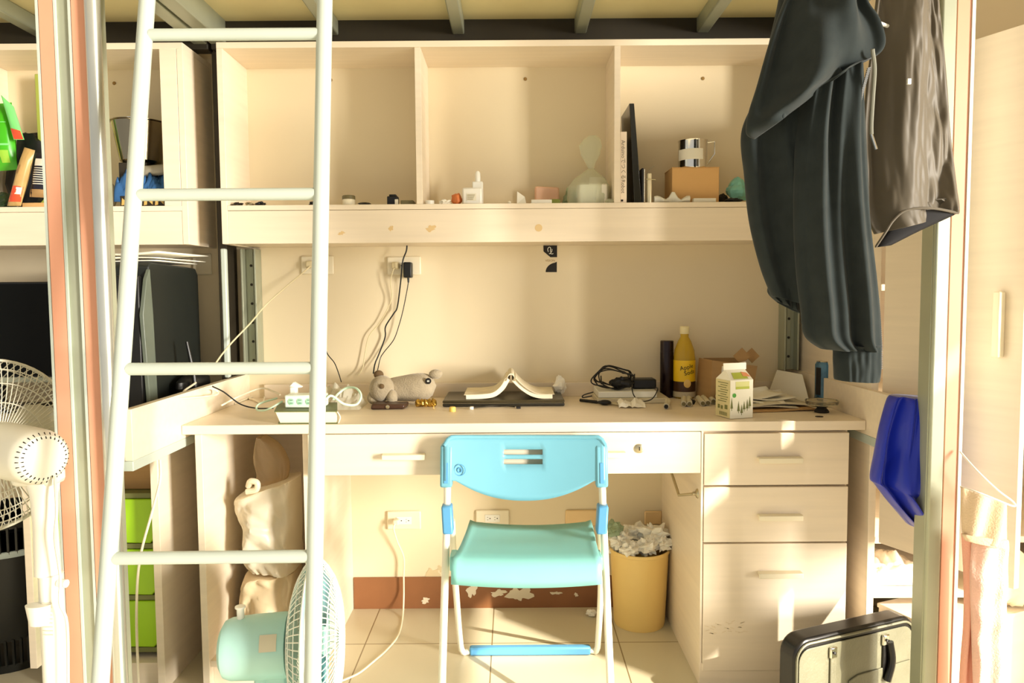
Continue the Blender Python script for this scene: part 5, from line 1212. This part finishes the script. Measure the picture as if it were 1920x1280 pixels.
fin = MB().prism([kp(.0, S_ * .5 - .002, Hb + Hg - .002), kp(S_, S_ * .5 - .002, Hb + Hg - .002), kp(S_, S_ * .5 - .002, Hb + Hg + .017), kp(.0, S_ * .5 - .002, Hb + Hg + .017)], uy * .003).build('top_fin', CW, o)
def face(pts, m, nm, lift=.0006, par=o): return MB().prism([kp(u, -lift, z) for u, z in pts], -uy * .0003).build(nm, m, par)
def sface(pts, m, nm, lift=.0006): return MB().prism([kp(-lift, v, z) for v, z in pts], -ux * .0003).build(nm, m, o)
LG = mat('lime_print', (190, 200, 80), .4); OLV = mat('tree_olive', (120, 124, 70), .5); GR2 = mat('fresh_green', (90, 170, 70), .4)
sface([(.001, .002), (S_ - .001, .002), (S_ - .001, Hb - .001), (.001, Hb - .001)], mat('carton_side_beige', (226, 214, 160), .4), 'side_print')
g = MB()
for k in range(9):
    z = .098 - k * .0065; g.prism([kp(-.0012, .010 + (k % 3) * .004, z), kp(-.0012, .060 - (k % 2) * .012, z), kp(-.0012, .060 - (k % 2) * .012, z + .002), kp(-.0012, .010 + (k % 3) * .004, z + .002)], -ux * .0002)
for (v0, v1, za, zb_) in ((.012, .026, .026, .038), (.035, .045, .024, .034), (.05, .06, .025, .036)): g.prism([kp(-.0012, v0, za), kp(-.0012, v1, za), kp(-.0012, v1, zb_), kp(-.0012, v0, zb_)], -ux * .0002)
for k in range(9): g.prism([kp(-.0012, .014 + k * .0045, .007), kp(-.0012, .016 + k * .0045, .007), kp(-.0012, .016 + k * .0045, .017), kp(-.0012, .014 + k * .0045, .017)], -ux * .0002)
g.build('small_print', OLV, o)
face([(.016, .086), (.060, .086), (.060, .104), (.016, .104)], mat('pale_lime', (226, 226, 150), .4), 'title_panel')
face([(.016, .083), (.060, .083), (.060, .090), (.016, .090)], LG, 'title_band', .001)
MB().lathe([(.006, 0), (.006, .0004), (0, .0004)], kp(.012, -.0008, .066), 18, -uy).build('green_seal', GR2, o)
g = MB()
for (u, z, h) in ((.004, .03, .03), (.026, .022, .028), (.036, .016, .024), (.044, .026, .022), (.054, .028, .026), (.062, .034, .028)):
    g.prism([kp(u - .004, -.0008, z), kp(u + .004, -.0008, z), kp(u, -.0008, z + h)], -uy * .0003); g.prism([kp(u - .0007, -.0008, z - .006), kp(u + .0007, -.0008, z - .006), kp(u + .0007, -.0008, z), kp(u - .0007, -.0008, z)], -uy * .0003)
g.build('tree_print', OLV, o)
def gab(u, t, l=.0008): return kp(lerp(u, lerp(.006, S_ - .004, u / S_), t), S_ * .5 * t - l, Hb + Hg * t + l)
g = MB(); g.add([gab(.012, .1), gab(.060, .1), gab(.056, .65), gab(.014, .65)], [(0, 1, 2, 3)]); g.build('gable_green', LG, o)
g = MB(); g.add([gab(.046, .3, .0014), gab(.070, .25, .0014), gab(.066, .6, .0014), gab(.048, .7, .0014)], [(0, 1, 2, 3)]); g.build('gable_fruit', mat('peach_print', (236, 160, 110), .4), o)
# marker tubes
random.seed(5)
MK = mat('grey_white_pen', (222, 214, 188), .4)
for k, (x0, y0, x1, y1, lb_) in enumerate(((1249, 768, 1256, 745, 'short pale pen with dark tip nearest the thermos'), (1282, 763, 1282, 738, 'first of two upright pale pens left of the carton'), (1293, 763, 1290, 738, 'second of two upright pale pens left of the carton'), (1318, 762, 1301, 740, 'pale pen slanting left behind the carton'), (1328, 761, 1312, 742, 'pale pen beside the slanting pen'), (1338, 758, 1325, 742, 'pale pen touching the left side of the carton'))):
    a, b_ = g2(x0, y0), g2(x1, y1); a.z = b_.z = ZD + .0092
    o = thing('marker_pen', lb_, 'pen', (a + b_) / 2, 'pale pens left of the carton')
    d_ = (b_ - a); L_ = d_.length; d_.normalize()
    b_ = a + d_ * .13
    if b_.y > 2.435: b_ = a + d_ * ((2.435 - a.y) / d_.y)
    MB().tube([a + d_ * .006, b_], .0088, 16).build('barrel', MK, o)
    MB().tube([a, a + d_ * .006], .0062, 14).build('tip', OLID if k else INK, o)
q = g2(1266, 740); tag(MB().crumple((q.x, 2.34, ZD + .008), (.016, .012, .009), 71, .3).build('black_stone', INK), 'small black lump in front of the thermos', 'lump')
# papers at right
o = thing('paper_pile', 'loose papers and leaflets piled right of the carton', 'papers', (.72, 2.3, ZD))
random.seed(8)
for k, (cx, cy, rot, w2, h2, m_) in enumerate(((.76, 2.27, .15, .11, .075, CARD), (.73, 2.30, -.1, .10, .07, PAPER2), (.77, 2.31, .2, .105, .07, PAPER2), (.71, 2.34, -.22, .10, .07, PAPER), (.74, 2.36, .1, .10, .07, PAPER), (.72, 2.36, .3, .085, .06, PAPER))):
    c_, s_ = math.cos(rot), math.sin(rot); rows = []
    for j in range(7):
        rows.append([])
        for i in range(9):
            u = -w2 + 2 * w2 * i / 8; v = -h2 + 2 * h2 * j / 6
            z = ZD + .003 + k * .0055 + (.018 * max(0, v / h2 - .2) + .006 * math.sin(u * 30 + k)) * (.3 + .14 * k)
            rows[-1].append(Vector((cx + .03 + u * c_ - v * s_, min(cy - .02 + u * s_ + v * c_, 2.38), max(z, ZD + .002))))
    MB().grid(rows).build('sheet', m_, o, solid=.002)
o = tag(MB().prism([Vector((.86, 2.50, ZD + .004)), Vector((.945, 2.36, ZD + .004)), Vector((.945, 2.42, .83)), Vector((.90, 2.525, .835))], (0, .0, -.003)).build('white_card', PAPER), 'stiff white card leaning on the right end of the desk', 'card')
# glass tumbler / can, dish
gx = P(1550, 720, 2.33).x; o = thing('drink_can', 'blue and green patterned can partly behind the hoodie cuff', 'can', (gx, 2.33, ZD))
GLB = mat('blue_swirl', (66, 106, 132), .2, var=.6, scale=(30, 30, 16)); rC = sz(21, 2.33); zc = P(1550, 676, 2.33).z
MB().lathe([(0, .002), (rC * .8, 0), (rC, .008), (rC, zc - ZD - .012), (rC * .84, zc - ZD - .002), (rC * .8, zc - ZD - .004), (0, zc - ZD - .005)], (gx, 2.33, ZD), 32).build('can_body', GLB, o)
MB().lathe([(rC * .86, 0), (rC * .88, .0025), (rC * .82, .003)], (gx, 2.33, zc - .003), 32).build('rim', CHROME, o)
g = MB().grid([[Vector((gx + (rC + .0006) * math.sin(a), 2.33 - (rC + .0006) * math.cos(a), z)) for a in [-1.5 + .6 * k / 8 for k in range(9)]] for z in (ZD + .03, zc - .02)]); lp_ = g.build('dark_band', INK, o)
g = MB().grid([[Vector((gx + (rC + .0004) * math.sin(a), 2.33 - (rC + .0004) * math.cos(a), z)) for a in [-1.2 + 2.4 * k / 20 for k in range(21)]] for z in (ZD + .001, ZD + .022)]); g.build('clear_foot', mat('silver_foot', (190, 186, 166), .2, metal=.6), o)
dq = g2(1557, 779); o = thing('glass_dish', 'small glass dish on a dark foot at the right desk end', 'dish', (dq.x, 2.16, ZD))
GL = mat('clear_glass', (236, 232, 214), .04, trans=.95, ior=1.45); dx = dq.x
MB().lathe([(.0, 0), (.02, 0), (.021, .004), (.013, .014), (.014, .018), (0, .018)], (dx, 2.165, ZD), 28).build('foot', INK, o)
MB().lathe([(0, .0185), (.03, .0185), (.044, .024), (.047, .034), (.046, .036), (.042, .034), (.038, .026), (.0, .023)], (dx, 2.165, ZD), 40).build('bowl', GL, o)
# ================================================================ PLASTIC BAGS IN THE OPEN CABINET
BAGM = thin('cream_carrier_film', (244, 234, 210), .35, (250, 244, 230), .35, .06)
BAGC = thin('hazy_carrier_film', (214, 196, 164), .35, (240, 228, 206), .25, .6)
def bagrings(rows, Y, T, seed, amp=.25):
    rings = []
    for (xl, yl, xr, yr) in rows:
        L, Q = P(xl, yl, Y), P(xr, yr, Y); c_ = (L + Q) / 2; hw = (Q - L) / 2; ring = []
        for k in range(72):
            a = 6.2832 * k / 72; ca, sa = math.cos(a), math.sin(a)
            f = 1 + amp * noise.noise(Vector((ca * 1.6 + seed, sa * 1.6, c_.z * 14))) + .35 * amp * abs(noise.noise(Vector((ca * 4 + seed, sa * 2, c_.z * 40 + 3 * ca))))
            ring.append(c_ + hw * (abs(ca) ** .7 * (1 if ca > 0 else -1)) + Vector((0, T * (abs(sa) ** .7) * (1 if sa > 0 else -1) * f, 0)))
        rings.append(ring)
    return rings
def dense(rows, n=6):
    out = []
    for j in range((len(rows) - 1) * n + 1): out.append(interp_rows(rows, j / ((len(rows) - 1) * n)))
    return out
XR = 561
o = thing('carrier_bag', 'upper full cream plastic bag in the open left cabinet', 'bag', (P(510, 1050, 2.2).x, 2.2, .31))
MB().rings(bagrings(dense([(474, 916, XR, 892), (452, 925, XR, 905), (449, 945, XR, 940), (454, 965, XR, 975), (461, 985, XR, 1010), (462, 1020, XR, 1030), (466, 1046, XR, 1050), (480, 1058, XR, 1060)]), 2.22, .09, 3, .55)).build('bag_body', BAGM, o, angle=60)
MB().rings(bagrings(dense([(484, 818, 500, 818), (478, 840, 525, 835), (477, 865, 541, 865), (482, 890, 540, 892), (476, 905, 530, 905)]), 2.24, .03, 8, .3)).build('bag_handle', BAGC, o, angle=60)
MB().tube([P(466, 912, 2.14), P(470, 902, 2.13), P(482, 905, 2.13), P(480, 918, 2.13), P(462, 922, 2.13)], .009, 10, sm=5).build('bag_knot', BAGM, o)
o = thing('carrier_bag', 'lower hazy plastic bag on the cabinet floor under the full one', 'bag', (P(510, 1240, 2.2).x, 2.2, .081))
MB().rings(bagrings(dense([(478, 1064, XR, 1062), (464, 1072, XR, 1072), (458, 1110, XR, 1110), (455, 1150, XR, 1150), (458, 1200, XR, 1200), (470, 1226, XR - 8, 1226)]), 2.22, .09, 5, .5)).build('bag_body', mat('hazy_beige', (222, 200, 164), .5, var=.06), o, angle=60)
